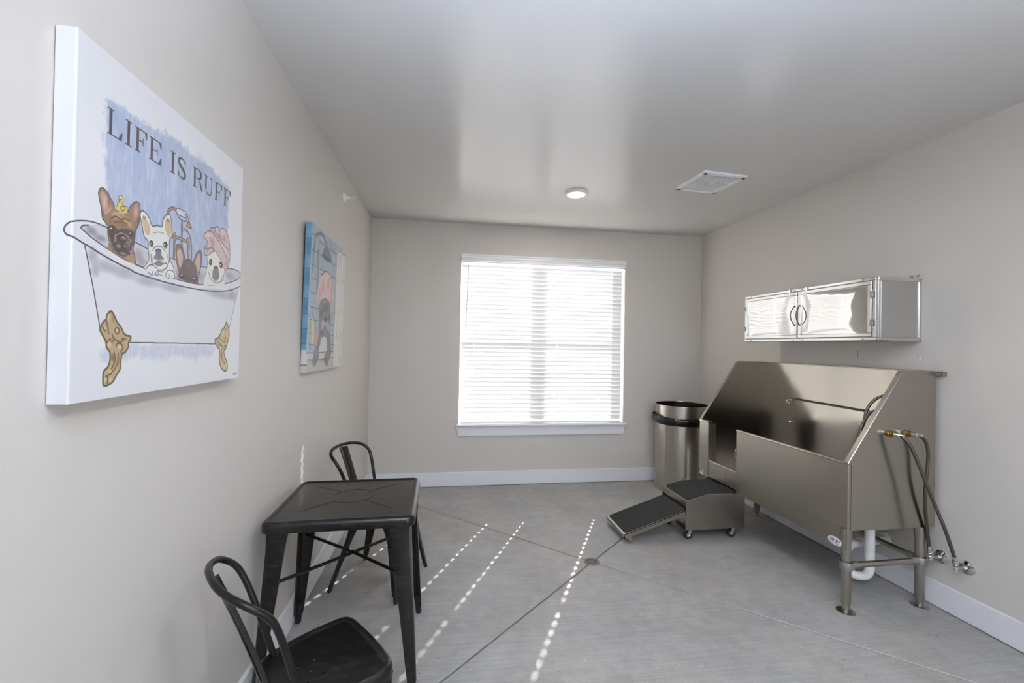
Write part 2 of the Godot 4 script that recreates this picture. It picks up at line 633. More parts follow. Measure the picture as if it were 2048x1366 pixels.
func window_and_blind() -> void:
	var x0 := 0.125
	var x1 := 1.925
	var y0 := 0.615
	var y1 := 2.42
	var za := ZB - 0.205
	var zb := ZB - 0.135
	var xm := 1.025
	var w := setting("window_1", "pair of white vinyl single hung windows behind the blind", "window")
	var g := Geo.new()
	var fw := 0.05
	g.span(Vector3(x0, y0, za), Vector3(x0 + fw, y1, zb), 0.004)
	g.span(Vector3(x1 - fw, y0, za), Vector3(x1, y1, zb), 0.004)
	g.span(Vector3(x0 + fw, y1 - fw, za), Vector3(x1 - fw, y1, zb), 0.004)
	g.span(Vector3(x0 + fw, y0, za), Vector3(x1 - fw, y0 + fw, zb), 0.004)
	part("window_frame", g, M.vinyl, w)
	g = Geo.new()
	g.span(Vector3(xm - 0.055, y0 + fw, za), Vector3(xm + 0.07, y1 - fw, zb), 0.004)
	part("mullion", g, M.vinyl, w)
	for s in [[x0 + fw, xm - 0.055], [xm + 0.07, x1 - fw]]:
		g = Geo.new()
		g.span(Vector3(s[0], 1.525, za + 0.01), Vector3(s[1], 1.575, zb - 0.01), 0.003)
		part("meeting_rail", g, M.vinyl, w)
		for yy in [[y0 + fw, 1.525], [1.575, y1 - fw]]:
			g = Geo.new()
			g.flat([Vector3(s[0], yy[0], za + 0.035), Vector3(s[1], yy[0], za + 0.035), Vector3(s[1], yy[1], za + 0.035), Vector3(s[0], yy[1], za + 0.035)], Vector3.BACK)
			part("pane", g, M.glass, w)

	# stool and apron
	var sill := setting("trim_1", "white wooden window stool with mitred apron below the blind", "trim")
	g = Geo.new()
	g.span(Vector3(x0 + 0.001, 0.615, zb), Vector3(x1 - 0.001, 0.64, ZB))
	g.span(Vector3(0.092, 0.62, ZB), Vector3(1.955, 0.64, ZB + 0.042), 0.006)
	part("stool", g, M.trim, sill)
	g = Geo.new()
	g.prism(PackedVector2Array([Vector2(0.124, 0.525), Vector2(1.917, 0.525), Vector2(1.944, 0.619), Vector2(0.1, 0.619)]), Transform3D(Basis(), Vector3(0, 0, ZB)), 0.0, 0.02)
	part("apron", g, M.trim, sill)

	# blind
	var bl := thing("window_blind", "white horizontal slat blind lowered and closed over the window", "blind", Vector3(0, 0.64, ZB - 0.045))
	var bz := 0.0
	var oy := -0.64
	g = Geo.new()
	var val := PackedVector2Array([Vector2(0.052, 2.345 + oy), Vector2(0.062, 2.349 + oy), Vector2(0.062, 2.372 + oy), Vector2(0.067, 2.378 + oy), Vector2(0.067, 2.398 + oy), Vector2(0.072, 2.405 + oy), Vector2(0.072, 2.417 + oy), Vector2(0.052, 2.417 + oy)])
	g.prism(val, frame_xf(Vector3.ZERO, Vector3.BACK, UPV), -1.928, -0.123, 0.85)
	part("valance", g, M.vinyl, bl)
	g = Geo.new()
	g.span(Vector3(0.13, 2.335 + oy, -0.025), Vector3(1.92, 2.38 + oy, 0.045), 0.003)
	part("headrail", g, M.vinyl, bl)
	var xs0 := 0.137
	var xs1 := 1.905
	var holes := [0.271, 0.874, 1.177, 1.789]
	var sm := slat_mesh(xs0, xs1, holes)
	var n := 36
	for i in n:
		var o := MeshInstance3D.new()
		o.name = "slat"
		o.mesh = sm
		o.material_override = M.slat
		o.position = Vector3(0, 0.058 + 0.0455 * i, bz)
		bl.add_child(o, true)
	g = Geo.new()
	g.span(Vector3(xs0, 0.004, -0.022), Vector3(xs1, 0.024, 0.022), 0.004)
	part("bottom_rail", g, M.vinyl, bl)
	for x in [0.271, 0.567, 0.874, 1.177, 1.48, 1.789]:
		for zz in [-0.0225, 0.0235]:
			g = Geo.new()
			g.tube([Vector3(x + 0.009, 0.02, zz), Vector3(x + 0.009, 1.7, zz)], 0.0009, 5)
			part("ladder_cord", g, M.cord, bl)
		g = Geo.new()
		g.lathe([Vector2(0.006, -0.002), Vector2(0.0065, 0.004), Vector2(0.0001, 0.005)], 10, frame_xf(Vector3(x, 0.014, 0.022), Vector3.RIGHT, Vector3.BACK))
		part("cord_plug", g, M.cord, bl)
	g = Geo.new()
	g.tube([Vector3(0.2, 1.69, 0.045), Vector3(0.2, 1.66, 0.05), Vector3(0.181, 0.985, 0.052)], 0.0035, 8)
	part("tilt_wand", g, M.wand, bl)


func slat_mesh(x0: float, x1: float, holes: Array) -> ArrayMesh:
	# a gently crowned slat, its room edge turned up, with a routing hole at each cord
	var g := Geo.new()
	var tilt := deg_to_rad(77.0)
	var hw := 0.0255
	var th := 0.0014
	var hx := 0.004
	var hz := 0.0055
	var pt := func(x: float, s: float, side: float) -> Vector3:
		# s runs across the slat from the outer to the room edge
		var crown := 0.0022 * (1.0 - (s / hw) * (s / hw)) + side * th
		return Vector3(x, s * sin(tilt) + crown * cos(tilt), s * cos(tilt) - crown * sin(tilt))
	var across := [-hw, -0.018, -hz, 0.0, hz, 0.018, hw]
	var cuts := [x0]
	for h in holes:
		cuts.append(h - hx)
		cuts.append(h + hx)
	cuts.append(x1)
	for k in cuts.size() - 1:
		var hole := k % 2 == 1
		for side in [-1.0, 1.0]:
			var rows := []
			for s in across:
				var row := PackedVector3Array()
				row.append(pt.call(cuts[k], s, side))
				row.append(pt.call(cuts[k + 1], s, side))
				rows.append(row)
			if hole:
				g.grid(rows.slice(0, 3), false, false, 0.5, side < 0)
				g.grid(rows.slice(4, 7), false, false, 0.5, side < 0)
			else:
				g.grid(rows, false, false, 0.5, side < 0)
	for s in [-hw, hw]:
		g.flat([pt.call(x0, s, -1.0), pt.call(x1, s, -1.0), pt.call(x1, s, 1.0), pt.call(x0, s, 1.0)], Vector3(0, s, s))
	return g.mesh()


func entrance() -> void:
	# glazed double door behind the photographer: the cool daylight on the near walls comes through it
	var d := setting("door_1", "glazed white double entrance door", "door")
	var z0 := ZF + 0.05
	var z1 := ZF + 0.1
	for s in [[0.95, 1.85], [1.85, 2.75]]:
		var g := Geo.new()
		g.span(Vector3(s[0], 0.0, z0), Vector3(s[0] + 0.07, 2.3, z1), 0.003)
		g.span(Vector3(s[1] - 0.07, 0.0, z0), Vector3(s[1], 2.3, z1), 0.003)
		g.span(Vector3(s[0] + 0.07, 2.2, z0), Vector3(s[1] - 0.07, 2.3, z1), 0.003)
		g.span(Vector3(s[0] + 0.07, 0.0, z0), Vector3(s[1] - 0.07, 0.18, z1), 0.003)
		part("door_leaf", g, M.vinyl, d)
		g = Geo.new()
		var zz := (z0 + z1) / 2
		g.flat([Vector3(s[0] + 0.07, 0.18, zz), Vector3(s[1] - 0.07, 0.18, zz), Vector3(s[1] - 0.07, 2.2, zz), Vector3(s[0] + 0.07, 2.2, zz)], Vector3.FORWARD)
		part("pane", g, M.glass, d)


func ceiling_fittings() -> void:
	ceiling_light(Vector3(1.022, H, -3.44), "round white flush ceiling light switched on near the window")
	ceiling_light(Vector3(1.022, H, -0.6), "round white flush ceiling light switched on near the entrance door")
	# square exhaust grille
	var v := thing("ceiling_vent", "square white exhaust fan grille in the ceiling above the tub", "vent", Vector3(1.951, H, -3.03), "", 0.075)
	var s := 0.182
	var g := Geo.new()
	var prof := [Vector2(0.0, 0.0), Vector2(0.002, -0.012), Vector2(0.008, -0.016), Vector2(0.036, -0.016), Vector2(0.040, -0.010)]
	var ol := rounded(s * 2, s * 2, 0.008, 3)
	var rows := []
	for q in prof:
		rows.append(ring(ol, q.x, q.y))
	g.grid(rows, false, true, 0.85, true)
	part("frame", g, M.fitting_white, v)
	# sheet metal duct behind the louvers
	g = Geo.new()
	for k in 4:
		var b := Basis(UPV, PI / 2 * k - v.rotation.y)
		g.box(b * Vector3(0.123, 0.1, 0), Vector3(0.002, 0.196, 0.246), 0.0, b)
	g.box(Vector3(0, 0.198, 0), Vector3(0.246, 0.002, 0.246), 0.0, Basis(UPV, -v.rotation.y))
	part("duct", g, M.cast, v)
	for bank in [-1.0, 1.0]:
		for i in 16:
			g = Geo.new()
			g.box(Vector3(-0.1312 + 0.0175 * i, -0.011, bank * 0.0715), Vector3(0.0095, 0.007, 0.120), 0.001)
			part("louver", g, M.fitting_white, v)
	g = Geo.new()
	g.box(Vector3(0, -0.012, 0.0), Vector3(0.285, 0.006, 0.006))
	part("crossbar", g, M.fitting_white, v)
	screw(Vector3(0.0, -0.016, 0.165), Vector3.DOWN, 0.004, M.cast, v)

	# sidewall sprinkler
	var sp := thing("fire_sprinkler", "small white sidewall sprinkler head high on the wall near the corner", "sprinkler", Vector3(XL, 2.552, -3.36))
	var xf := frame_xf(Vector3.ZERO, UPV, Vector3.RIGHT)
	g = Geo.new()
	g.lathe([Vector2(0.036, 0.0), Vector2(0.034, 0.006), Vector2(0.024, 0.012), Vector2(0.022, 0.02), Vector2(0.0001, 0.02)], 24, xf)
	part("escutcheon", g, M.fitting_white, sp)
	g = Geo.new()
	g.lathe([Vector2(0.013, 0.018), Vector2(0.013, 0.04), Vector2(0.009, 0.046), Vector2(0.0001, 0.046)], 16, xf)
	part("body", g, M.fitting_white, sp)
	for k in [-1.0, 1.0]:
		g = Geo.new()
		g.tube(spline([Vector3(0.04, 0, 0.01 * k), Vector3(0.05, 0, 0.017 * k), Vector3(0.062, 0, 0.013 * k), Vector3(0.072, 0, 0.002 * k)], 4), 0.0022, 6)
		part("yoke_arm", g, M.fitting_white, sp)
	g = Geo.new()
	g.box(Vector3(0.077, 0.004, 0), Vector3(0.004, 0.02, 0.026), 0.0015)
	g.box(Vector3(0.070, 0.014, 0), Vector3(0.018, 0.002, 0.024), 0.0005)
	part("deflector", g, M.fitting_white, sp)


func ceiling_light(at: Vector3, label: String) -> void:
	var l := thing("ceiling_light", label, "ceiling light", at, "flush ceiling lights")
	var g := Geo.new()
	g.lathe([Vector2(0.072, -0.019), Vector2(0.074, -0.022), Vector2(0.090, -0.021), Vector2(0.094, -0.016), Vector2(0.094, 0.0)], 48)
	part("trim_ring", g, M.fitting_white, l)
	g = Geo.new()
	g.lathe([Vector2(0.0001, -0.0225), Vector2(0.05, -0.022), Vector2(0.073, -0.019)], 48)
	part("lamp_diffuser", g, M.led, l)
	var a := AreaLight3D.new()
	a.name = "lamp_light"
	a.area_size = Vector2(0.105, 0.105)
	a.light_color = rgb(255, 249, 243)
	a.light_energy = 1.0
	a.area_range = 12.0
	a.area_attenuation = 2.0
	a.shadow_enabled = true
	a.basis = Basis.looking_at(Vector3.DOWN, Vector3.FORWARD)
	a.position = Vector3(0, -0.026, 0)
	l.add_child(a)


func photo_flash() -> void:
	# the photographer's flash on its stand behind the camera, turned up so that its light comes back from the ceiling
	var at := Vector3(0.3, 0, 0.45)
	var t := thing("photo_flash", "black flash head on a light stand behind the camera, aimed at the ceiling", "flash lamp", at)
	var g := Geo.new()
	g.tube([Vector3(0, 0.25, 0), Vector3(0, 1.42, 0)], 0.011, 10)
	part("stand_pole", g, M.black_tube, t)
	for k in 3:
		g = Geo.new()
		var d := Vector3(cos(TAU * k / 3), 0, sin(TAU * k / 3))
		g.tube([Vector3(0, 0.4, 0), d * 0.32 + Vector3(0, 0.008, 0)], 0.008, 8)
		part("stand_leg", g, M.black_tube, t)
	g = Geo.new()
	g.box(Vector3(0, 1.47, 0), Vector3(0.075, 0.12, 0.055), 0.006)
	part("flash_body", g, M.rubber, t)
	g = Geo.new()
	g.prism(rounded(0.08, 0.055, 0.006, 3), Transform3D(Basis(Vector3.RIGHT, Vector3.FORWARD, UPV), Vector3(0, 0, 0)), 1.535, 1.61)
	part("flash_head", g, M.rubber, t)
	g = Geo.new()
	g.box(Vector3(0, 1.611, 0), Vector3(0.07, 0.003, 0.046), 0.001)
	part("flash_lens", g, M.flash, t)
	var l := SpotLight3D.new()
	l.name = "flash_light"
	l.light_color = rgb(212, 227, 255)
	l.light_energy = 16.0
	l.light_size = 0.03
	l.spot_range = 12.0
	l.spot_attenuation = 2.0
	l.spot_angle = 76.0
	l.spot_angle_attenuation = 0.7
	l.shadow_enabled = true
	l.basis = Basis.looking_at(UPV, Vector3.FORWARD)
	l.position = Vector3(0, 1.65, 0)
	t.add_child(l)

# ------------------------------------------------------------------ washing corner

func wavy_sheet(origin: Vector3, ux: Vector3, uy: Vector3, w: float, h: float, nx: int, ny: int, amp: float, fr: float, sd: int, bulge := 0.0) -> Geo:
	# a thin sheet with the slight unevenness of real sheet metal; ux and uy span it, ux cross uy points out
	var g := Geo.new()
	var nz := noise_at(fr, 2, sd)
	var out := ux.cross(uy)
	var rows := []
	for j in ny + 1:
		var row := PackedVector3Array()
		for i in nx + 1:
			var a := float(i) / nx
			var b := float(j) / ny
			var d := amp * nz.get_noise_2d(a * w * 100.0, b * h * 100.0)
			d += bulge * (1.0 - pow(absf(2.0 * a - 1.0), 4.0)) * (1.0 - pow(absf(2.0 * b - 1.0), 4.0))
			row.append(origin + ux * (a * w) + uy * (b * h) + out * d)
		rows.append(row)
	g.grid(rows, false, false, 0.5)
	return g


func dog_tub() -> void:
	var xf := 2.235
	var xb := 2.81
	var zn := -2.13
	var zf := -3.58
	var o := Vector3(2.52, 0, -2.855)
	var t := thing("dog_tub", "large brushed stainless steel dog washing tub on round legs", "tub", o)
	var side := PackedVector2Array([Vector2(xf + 0.02, 0.463), Vector2(xb, 0.461), Vector2(xb, 1.36), Vector2(2.59, 1.36), Vector2(xf + 0.004, 0.842), Vector2(xf + 0.02, 0.83)])
	for zz in [[zn, -1.0], [zf, 1.0]]:
		var g := Geo.new()
		g.prism(side, Transform3D(Basis(), -o), minf(zz[0], zz[0] + zz[1] * 0.028), maxf(zz[0], zz[0] + zz[1] * 0.028))
		var sp := part("side_panel", g, M.steel, t)
		# folded edge along the slope and the top
		g = Geo.new()
		var a := Vector3(xf - 0.002, 0.84, zz[0] + zz[1] * 0.014) - o
		var b := Vector3(2.588, 1.362, zz[0] + zz[1] * 0.014) - o
		var d := (b - a).normalized()
		g.box((a + b) / 2, Vector3((b - a).length(), 0.006, 0.032), 0.002, Basis(d, Vector3.BACK.cross(d), Vector3.BACK))
		g.box(Vector3((2.588 + xb) / 2, 1.361, zz[0] + zz[1] * 0.014) - o, Vector3(xb - 2.588, 0.005, 0.031), 0.0015)
		part("folded_edge", g, M.steel_edge, sp)
	# back panel with the flange against the wall
	var g := wavy_sheet(Vector3(2.79, 0.49, zn - 0.028) - o, Vector3.FORWARD, UPV, 1.394, 0.87, 70, 44, 0.0007, 0.035, 51)
	g.span(Vector3(2.793, 0.46, zf + 0.005) - o, Vector3(xb, 1.36, zn - 0.005) - o)
	var bp := part("back_panel", g, M.steel_back, t)
	g = Geo.new()
	g.span(Vector3(2.786, 1.356, zf + 0.028) - o, Vector3(XR - 0.001, 1.364, zn - 0.028) - o, 0.002)
	g.span(Vector3(xb, 1.336, zf) - o, Vector3(XR - 0.001, 1.362, -2.09) - o, 0.002)
	part("wall_flange", g, M.steel_edge, bp)
	# front panel, gate opening and post
	g = Geo.new()
	g.span(Vector3(xf, 0.352, -3.085) - o, Vector3(xf + 0.02, 0.835, zn) - o, 0.003)
	var fp := part("front_panel", g, M.steel_front, t)
	g = Geo.new()
	g.tube([Vector3(xf + 0.01, 0.836, -3.087) - o, Vector3(xf + 0.01, 0.836, zn - 0.002) - o], 0.011, 12)
	part("rolled_rim", g, M.steel_edge, fp)
	g = Geo.new()
	g.span(Vector3(xf, 0.36, zf) - o, Vector3(xf + 0.03, 0.835, -3.452) - o, 0.003)
	var post := part("gate_post", g, M.steel_front, t)
	g = Geo.new()
	g.span(Vector3(xf - 0.006, 0.833, zf - 0.004) - o, Vector3(xf + 0.034, 0.846, -3.448) - o, 0.003)
	part("post_cap", g, M.steel_edge, post)
	g = Geo.new()
	g.span(Vector3(xf + 0.03, 0.5, -3.452) - o, Vector3(xf + 0.07, 0.825, -3.446) - o, 0.001)
	part("gate_channel", g, M.steel_tube, post)
	g = Geo.new()
	g.span(Vector3(xf + 0.004, 0.372, -3.452) - o, Vector3(xf + 0.022, 0.508, -3.085) - o, 0.002)
	var kerb := part("kerb_panel", g, M.steel_front, t)
	g = Geo.new()
	g.tube([Vector3(xf + 0.012, 0.508, -3.452) - o, Vector3(xf + 0.012, 0.508, -3.085) - o], 0.008, 10)
	part("rolled_rim", g, M.steel_edge, kerb)
	g = Geo.new()
	g.span(Vector3(xf + 0.001, 0.395, -3.405) - o, Vector3(xf + 0.005, 0.475, -3.215) - o, 0.0015)
	part("cover_plate", g, M.steel_front, kerb)
	g = Geo.new()
	g.span(Vector3(xf + 0.024, 0.512, -3.095) - o, Vector3(xf + 0.032, 0.81, -2.66) - o, 0.002)
	var gate := part("sliding_gate", g, M.steel, t)
	g = Geo.new()
	g.tube(spline([Vector3(xf + 0.026, 0.615, -3.094) - o, Vector3(xf + 0.02, 0.617, -3.108) - o, Vector3(xf + 0.014, 0.63, -3.112) - o, Vector3(xf + 0.014, 0.675, -3.112) - o, Vector3(xf + 0.02, 0.688, -3.108) - o, Vector3(xf + 0.026, 0.69, -3.094) - o], 4), 0.004, 8)
	part("gate_handle", g, M.chrome, gate)
	# floor pan and underside
	g = Geo.new()
	var pan := PackedVector2Array([Vector2(xf + 0.02, 0.47), Vector2(xb - 0.01, 0.462), Vector2(xb - 0.01, 0.50), Vector2(xf + 0.02, 0.508)])
	g.prism(pan, Transform3D(Basis(), -o), zf + 0.01, zn - 0.01)
	part("floor_pan", g, M.steel, t)
	# stickers
	g = Geo.new()
	var ov := PackedVector2Array()
	for i in 32:
		ov.append(Vector2(0.046 * cos(TAU * i / 32), 0.0235 * sin(TAU * i / 32)))
	var sx := Transform3D(Basis(Vector3.BACK, UPV, Vector3.LEFT), Vector3(xf - 0.0002, 0.3735, -2.211) - o)
	g.prism(ov, sx, -0.0006, 0.0006)
	var sticker := part("maker_sticker", g, paint(rgb(228, 228, 232), 0.5), t)
	var navy := paint(rgb(38, 40, 58), 0.5)
	lettering("PETLIFT", 0.062, 0.0155, sx * Transform3D(Basis(), Vector3(0.002, 0.003, 0.0008)), navy, sticker, "sticker_lettering")
	g = Geo.new()
	var sw := []
	for i in 15:
		var a := PI * 0.62 + PI * 0.75 * i / 14
		sw.append(sx * Vector3(0.038 * cos(a) + 0.002, 0.017 * sin(a), 0.0008))
	g.tube(sw, 0.0009, 5)
	for i in 7:
		g.box(sx * Vector3(-0.004 + 0.0045 * i, -0.0125, 0.0008), Vector3(0.0004, 0.0028, 0.003), 0.0)
	part("sticker_print", g, navy, sticker)
	g = Geo.new()
	var fx := Transform3D(Basis(Vector3.BACK, UPV, Vector3.LEFT), Vector3(xf - 0.0002, 0.391, -3.543) - o)
	g.prism(rounded(0.05, 0.048, 0.002, 2), fx, -0.0005, 0.0005)
	var flag := part("flag_sticker", g, paint(rgb(222, 216, 216), 0.5), t)
	var red := paint(rgb(176, 88, 84), 0.5)
	for i in 5:
		g = Geo.new()
		g.box(fx * Vector3(0.0, 0.0195 - 0.0062 * i, 0.0006), Vector3(0.0004, 0.003, 0.044))
		part("flag_stripe", g, red, flag)
	g = Geo.new()
	g.box(fx * Vector3(-0.0105, 0.0135, 0.0008), Vector3(0.0004, 0.017, 0.022))
	part("flag_canton", g, navy, flag)

	# legs with their braces
	for p in [[2.255, -2.157], [2.745, -2.157], [2.745, -3.5], [2.262, -3.5]]:
		g = Geo.new()
		var b := Transform3D(Basis(), Vector3(p[0], 0, p[1]) - o)
		g.lathe([Vector2(0.0225, 0.044), Vector2(0.0235, 0.047), Vector2(0.0235, 0.47)], 20, b)
		var leg := part("leg", g, M.steel_tube, t)
		g = Geo.new()
		g.lathe([Vector2(0.0265, 0.395), Vector2(0.0275, 0.4), Vector2(0.0275, 0.47)], 20, b)
		part("socket", g, M.steel_tube, leg)
		g = Geo.new()
		g.lathe([Vector2(0.046, 0.0), Vector2(0.046, 0.003), Vector2(0.03, 0.007), Vector2(0.0165, 0.009), Vector2(0.0165, 0.05)], 28, b)
		part("adjustable_foot", g, M.steel_tube, leg)
		g = Geo.new()
		g.lathe([Vector2(0.0305, 0.236), Vector2(0.032, 0.239), Vector2(0.032, 0.279), Vector2(0.0305, 0.282)], 20, b)
		part("brace_collar", g, M.cast, leg)
	for pair in [[Vector3(2.255, 0.258, -2.157), Vector3(2.745, 0.258, -2.157)], [Vector3(2.262, 0.258, -3.5), Vector3(2.745, 0.258, -3.5)], [Vector3(2.745, 0.268, -2.157), Vector3(2.745, 0.268, -3.5)]]:
		g = Geo.new()
		g.tube([pair[0] - o, pair[1] - o], 0.0165, 14)
		var br := part("brace", g, M.steel_tube, t)
		var d: Vector3 = (pair[1] - pair[0]).normalized()
		for e in [pair[0] + d * 0.035, pair[1] - d * 0.035]:
			g = Geo.new()
			g.tube([e - d * 0.025 - o, e + d * 0.025 - o], 0.0205, 14)
			part("brace_socket", g, M.cast, br)
	# tether bar with its hooks inside the tub
	for zz in [-3.175, -2.515]:
		g = Geo.new()
		g.lathe([Vector2(0.012, 0), Vector2(0.012, 0.004), Vector2(0.0001, 0.004)], 12, frame_xf(Vector3(2.79, 1.066, zz) - o, UPV, Vector3.LEFT))
		g.tube(spline([Vector3(2.788, 1.066, zz) - o, Vector3(2.765, 1.068, zz) - o, Vector3(2.752, 1.06, zz) - o, Vector3(2.752, 1.042, zz) - o, Vector3(2.764, 1.034, zz) - o, Vector3(2.772, 1.044, zz) - o], 5), 0.004, 8)
		part("tether_hook", g, M.chrome, t)
	g = Geo.new()
	g.tube([Vector3(2.764, 1.078, -3.15) - o, Vector3(2.764, 1.07, -2.5) - o], 0.0045, 8)
	part("tether_bar", g, M.braid, t)
	g = Geo.new()
	g.lathe([Vector2(0.01, 0), Vector2(0.009, 0.004), Vector2(0.0001, 0.005)], 12, frame_xf(Vector3(2.79, 0.89, -3.17) - o, UPV, Vector3.LEFT))
	g.tube(spline([Vector3(2.786, 0.89, -3.155) - o, Vector3(2.768, 0.888, -3.17) - o, Vector3(2.786, 0.89, -3.19) - o], 4), 0.003, 6)
	part("eye_bolt", g, M.chrome, t)


func lettering(text: String, w: float, h: float, xf: Transform3D, m: Material, parent: Node3D, called: String) -> void:
	var f := SystemFont.new()
	f.font_names = PackedStringArray(["Droid Sans"])
	f.font_weight = 700
	var tm := TextMesh.new()
	tm.text = text
	tm.font = f
	tm.font_size = 64
	tm.pixel_size = 0.001
	tm.depth = 0.002
	var a := tm.get_aabb()
	var o := MeshInstance3D.new()
	o.name = called
	o.mesh = tm
	o.material_override = m
	o.transform = xf * Transform3D(Basis.from_scale(Vector3(w / a.size.x, h / a.size.y, 0.25)), Vector3.ZERO).translated_local(-a.get_center())
	parent.add_child(o, true)


func hose(called: String, label: String, pts: Array, r: float, group: String) -> Node3D:
	var t := thing(called, label, "hose", pts[0], group)
	var loc := []
	for q in pts:
		loc.append(q - pts[0])
	var s := spline(loc, 10)
	var g := Geo.new()
	g.tube(s, r, 10)
	part("braided_sleeve", g, M.braid, t)
	for e in [[s[0], s[2]], [s[s.size() - 1], s[s.size() - 3]]]:
		var d: Vector3 = (e[1] - e[0]).normalized()
		g = Geo.new()
		g.tube([e[0] - d * 0.004, e[0] + d * 0.02, e[0] + d * 0.022, e[0] + d * 0.04], [r * 1.7, r * 1.7, r * 1.25, r * 1.25], 8)
		part("end_nut", g, M.chrome, t)
	return t


func plumbing() -> void:
	var g: Geo
	# bulkhead fittings belong to the tub side
	var tub: Node3D = get_node("dog_tub")
	for f in [Vector3(2.507, 1.004, -2.13), Vector3(2.62, 1.004, -2.13)]:
		g = Geo.new()
		var xf := frame_xf(f - tub.position, Vector3.RIGHT, Vector3.BACK)
		xf = Transform3D(Basis(Vector3.RIGHT, Vector3.BACK, Vector3.RIGHT.cross(Vector3.BACK)), f - tub.position)
		g.lathe([Vector2(0.0225, 0.0), Vector2(0.0225, 0.004), Vector2(0.017, 0.006), Vector2(0.017, 0.016), Vector2(0.011, 0.018), Vector2(0.011, 0.032), Vector2(0.0001, 0.032)], 12, xf)
		part("water_inlet", g, M.brass, tub)
	hose("supply_hose", "braided water hose running straight from the brass inlet farther from the wall", [Vector3(2.507, 1.004, -2.1), Vector3(2.512, 1.0, -2.075), Vector3(2.54, 0.955, -2.05), Vector3(2.585, 0.85, -2.04), Vector3(2.65, 0.69, -2.03), Vector3(2.715, 0.51, -2.01), Vector3(2.765, 0.36, -2.0), Vector3(2.776, 0.315, -1.998)], 0.0085, "braided supply hoses on the tub")
	hose("supply_hose", "braided water hose bending over from the brass inlet closer to the wall", [Vector3(2.62, 1.004, -2.1), Vector3(2.63, 1.002, -2.075), Vector3(2.67, 0.965, -2.07), Vector3(2.69, 0.88, -2.075), Vector3(2.69, 0.75, -2.085), Vector3(2.705, 0.62, -2.1), Vector3(2.745, 0.45, -2.12), Vector3(2.776, 0.315, -2.127)], 0.0085, "braided supply hoses on the tub")
	for v in [[-2.112, "chrome angle stop valve on the wall nearest the tub leg"], [-1.985, "chrome angle stop valve on the wall farther from the tub leg"]]:
		var t := thing("stop_valve", v[1], "valve", Vector3(XR, 0.297, v[0]), "chrome stop valves on the wall")
		var out := Transform3D(Basis(UPV, Vector3.LEFT, UPV.cross(Vector3.LEFT)), Vector3.ZERO)
		g = Geo.new()
		g.lathe([Vector2(0.038, 0.0), Vector2(0.036, 0.005), Vector2(0.02, 0.012), Vector2(0.011, 0.014)], 28, out)
		part("escutcheon", g, M.chrome, t)
		g = Geo.new()
		g.lathe([Vector2(0.0085, 0.01), Vector2(0.0085, 0.045)], 14, out)
		part("stub_pipe", g, M.pvc, t)
		g = Geo.new()
		g.lathe([Vector2(0.0125, 0.038), Vector2(0.0125, 0.05), Vector2(0.010, 0.052), Vector2(0.012, 0.066), Vector2(0.007, 0.07), Vector2(0.0001, 0.07)], 14, out)
		g.tube([Vector3(-0.06, 0, -0.012), Vector3(-0.06, 0.02, -0.013)], 0.0095, 10)
		part("valve_body", g, M.cast, t)
		g = Geo.new()
		g.box(Vector3(-0.078, -0.004, 0), Vector3(0.012, 0.026, 0.018), 0.004)
		part("valve_handle", g, M.chrome, t)
	# hoses inside the tub
	hose("spray_hose", "braided hose arching down inside the tub from the higher inner outlet", [Vector3(2.585, 1.225, -2.165), Vector3(2.565, 1.218, -2.2), Vector3(2.52, 1.19, -2.23), Vector3(2.475, 1.13, -2.24), Vector3(2.44, 1.03, -2.23), Vector3(2.42, 0.9, -2.21), Vector3(2.42, 0.72, -2.2), Vector3(2.43, 0.53, -2.2)], 0.008, "hoses inside the tub")
	hose("spray_hose", "braided hose arching down inside the tub from the lower inner outlet", [Vector3(2.55, 1.138, -2.165), Vector3(2.53, 1.136, -2.19), Vector3(2.475, 1.11, -2.22), Vector3(2.42, 1.04, -2.22), Vector3(2.39, 0.96, -2.21), Vector3(2.37, 0.85, -2.2), Vector3(2.37, 0.7, -2.2), Vector3(2.38, 0.53, -2.2)], 0.008, "hoses inside the tub")
	# waste trap
	var w := thing("waste_pipe", "white plastic drain pipe with a bent trap under the tub", "pipe", Vector3(2.6, 0, -2.33))
	var b := w.position
	g = Geo.new()
	g.tube([Vector3(0, 0.462, 0), Vector3(0, 0.16, 0)], 0.026, 18)
	part("tail_pipe", g, M.pvc, w)
	g = Geo.new()
	g.tube(spline([Vector3(0, 0.165, 0), Vector3(0, 0.12, 0), Vector3(-0.015, 0.08, -0.015), Vector3(-0.05, 0.07, -0.05), Vector3(-0.075, 0.1, -0.075), Vector3(-0.08, 0.15, -0.08), Vector3(-0.075, 0.2, -0.085), Vector3(-0.045, 0.238, -0.09), Vector3(0.0, 0.245, -0.092)], 6), 0.025, 18)
	part("trap_bend", g, M.pvc, w)
	g = Geo.new()
	g.tube([Vector3(-0.01, 0.245, -0.092), Vector3(XR - b.x, 0.25, -0.11)], 0.024, 18)
	part("wall_pipe", g, M.pvc, w)
	for q in [[Vector3(0, 0.42, 0), Vector3(0, 0.455, 0)], [Vector3(0, 0.155, 0), Vector3(0, 0.185, 0)], [Vector3(0.03, 0.246, -0.094), Vector3(0.065, 0.247, -0.096)]]:
		g = Geo.new()
		g.tube([q[0], q[1]], 0.0315, 16)
		part("slip_nut", g, M.pvc, w)
	g = Geo.new()
	g.lathe([Vector2(0.045, 0.0), Vector2(0.043, 0.006), Vector2(0.026, 0.01)], 24, Transform3D(Basis(UPV, Vector3.LEFT, UPV.cross(Vector3.LEFT)), Vector3(XR - b.x, 0.25, -0.11)))
	part("escutcheon", g, M.pvc, w)


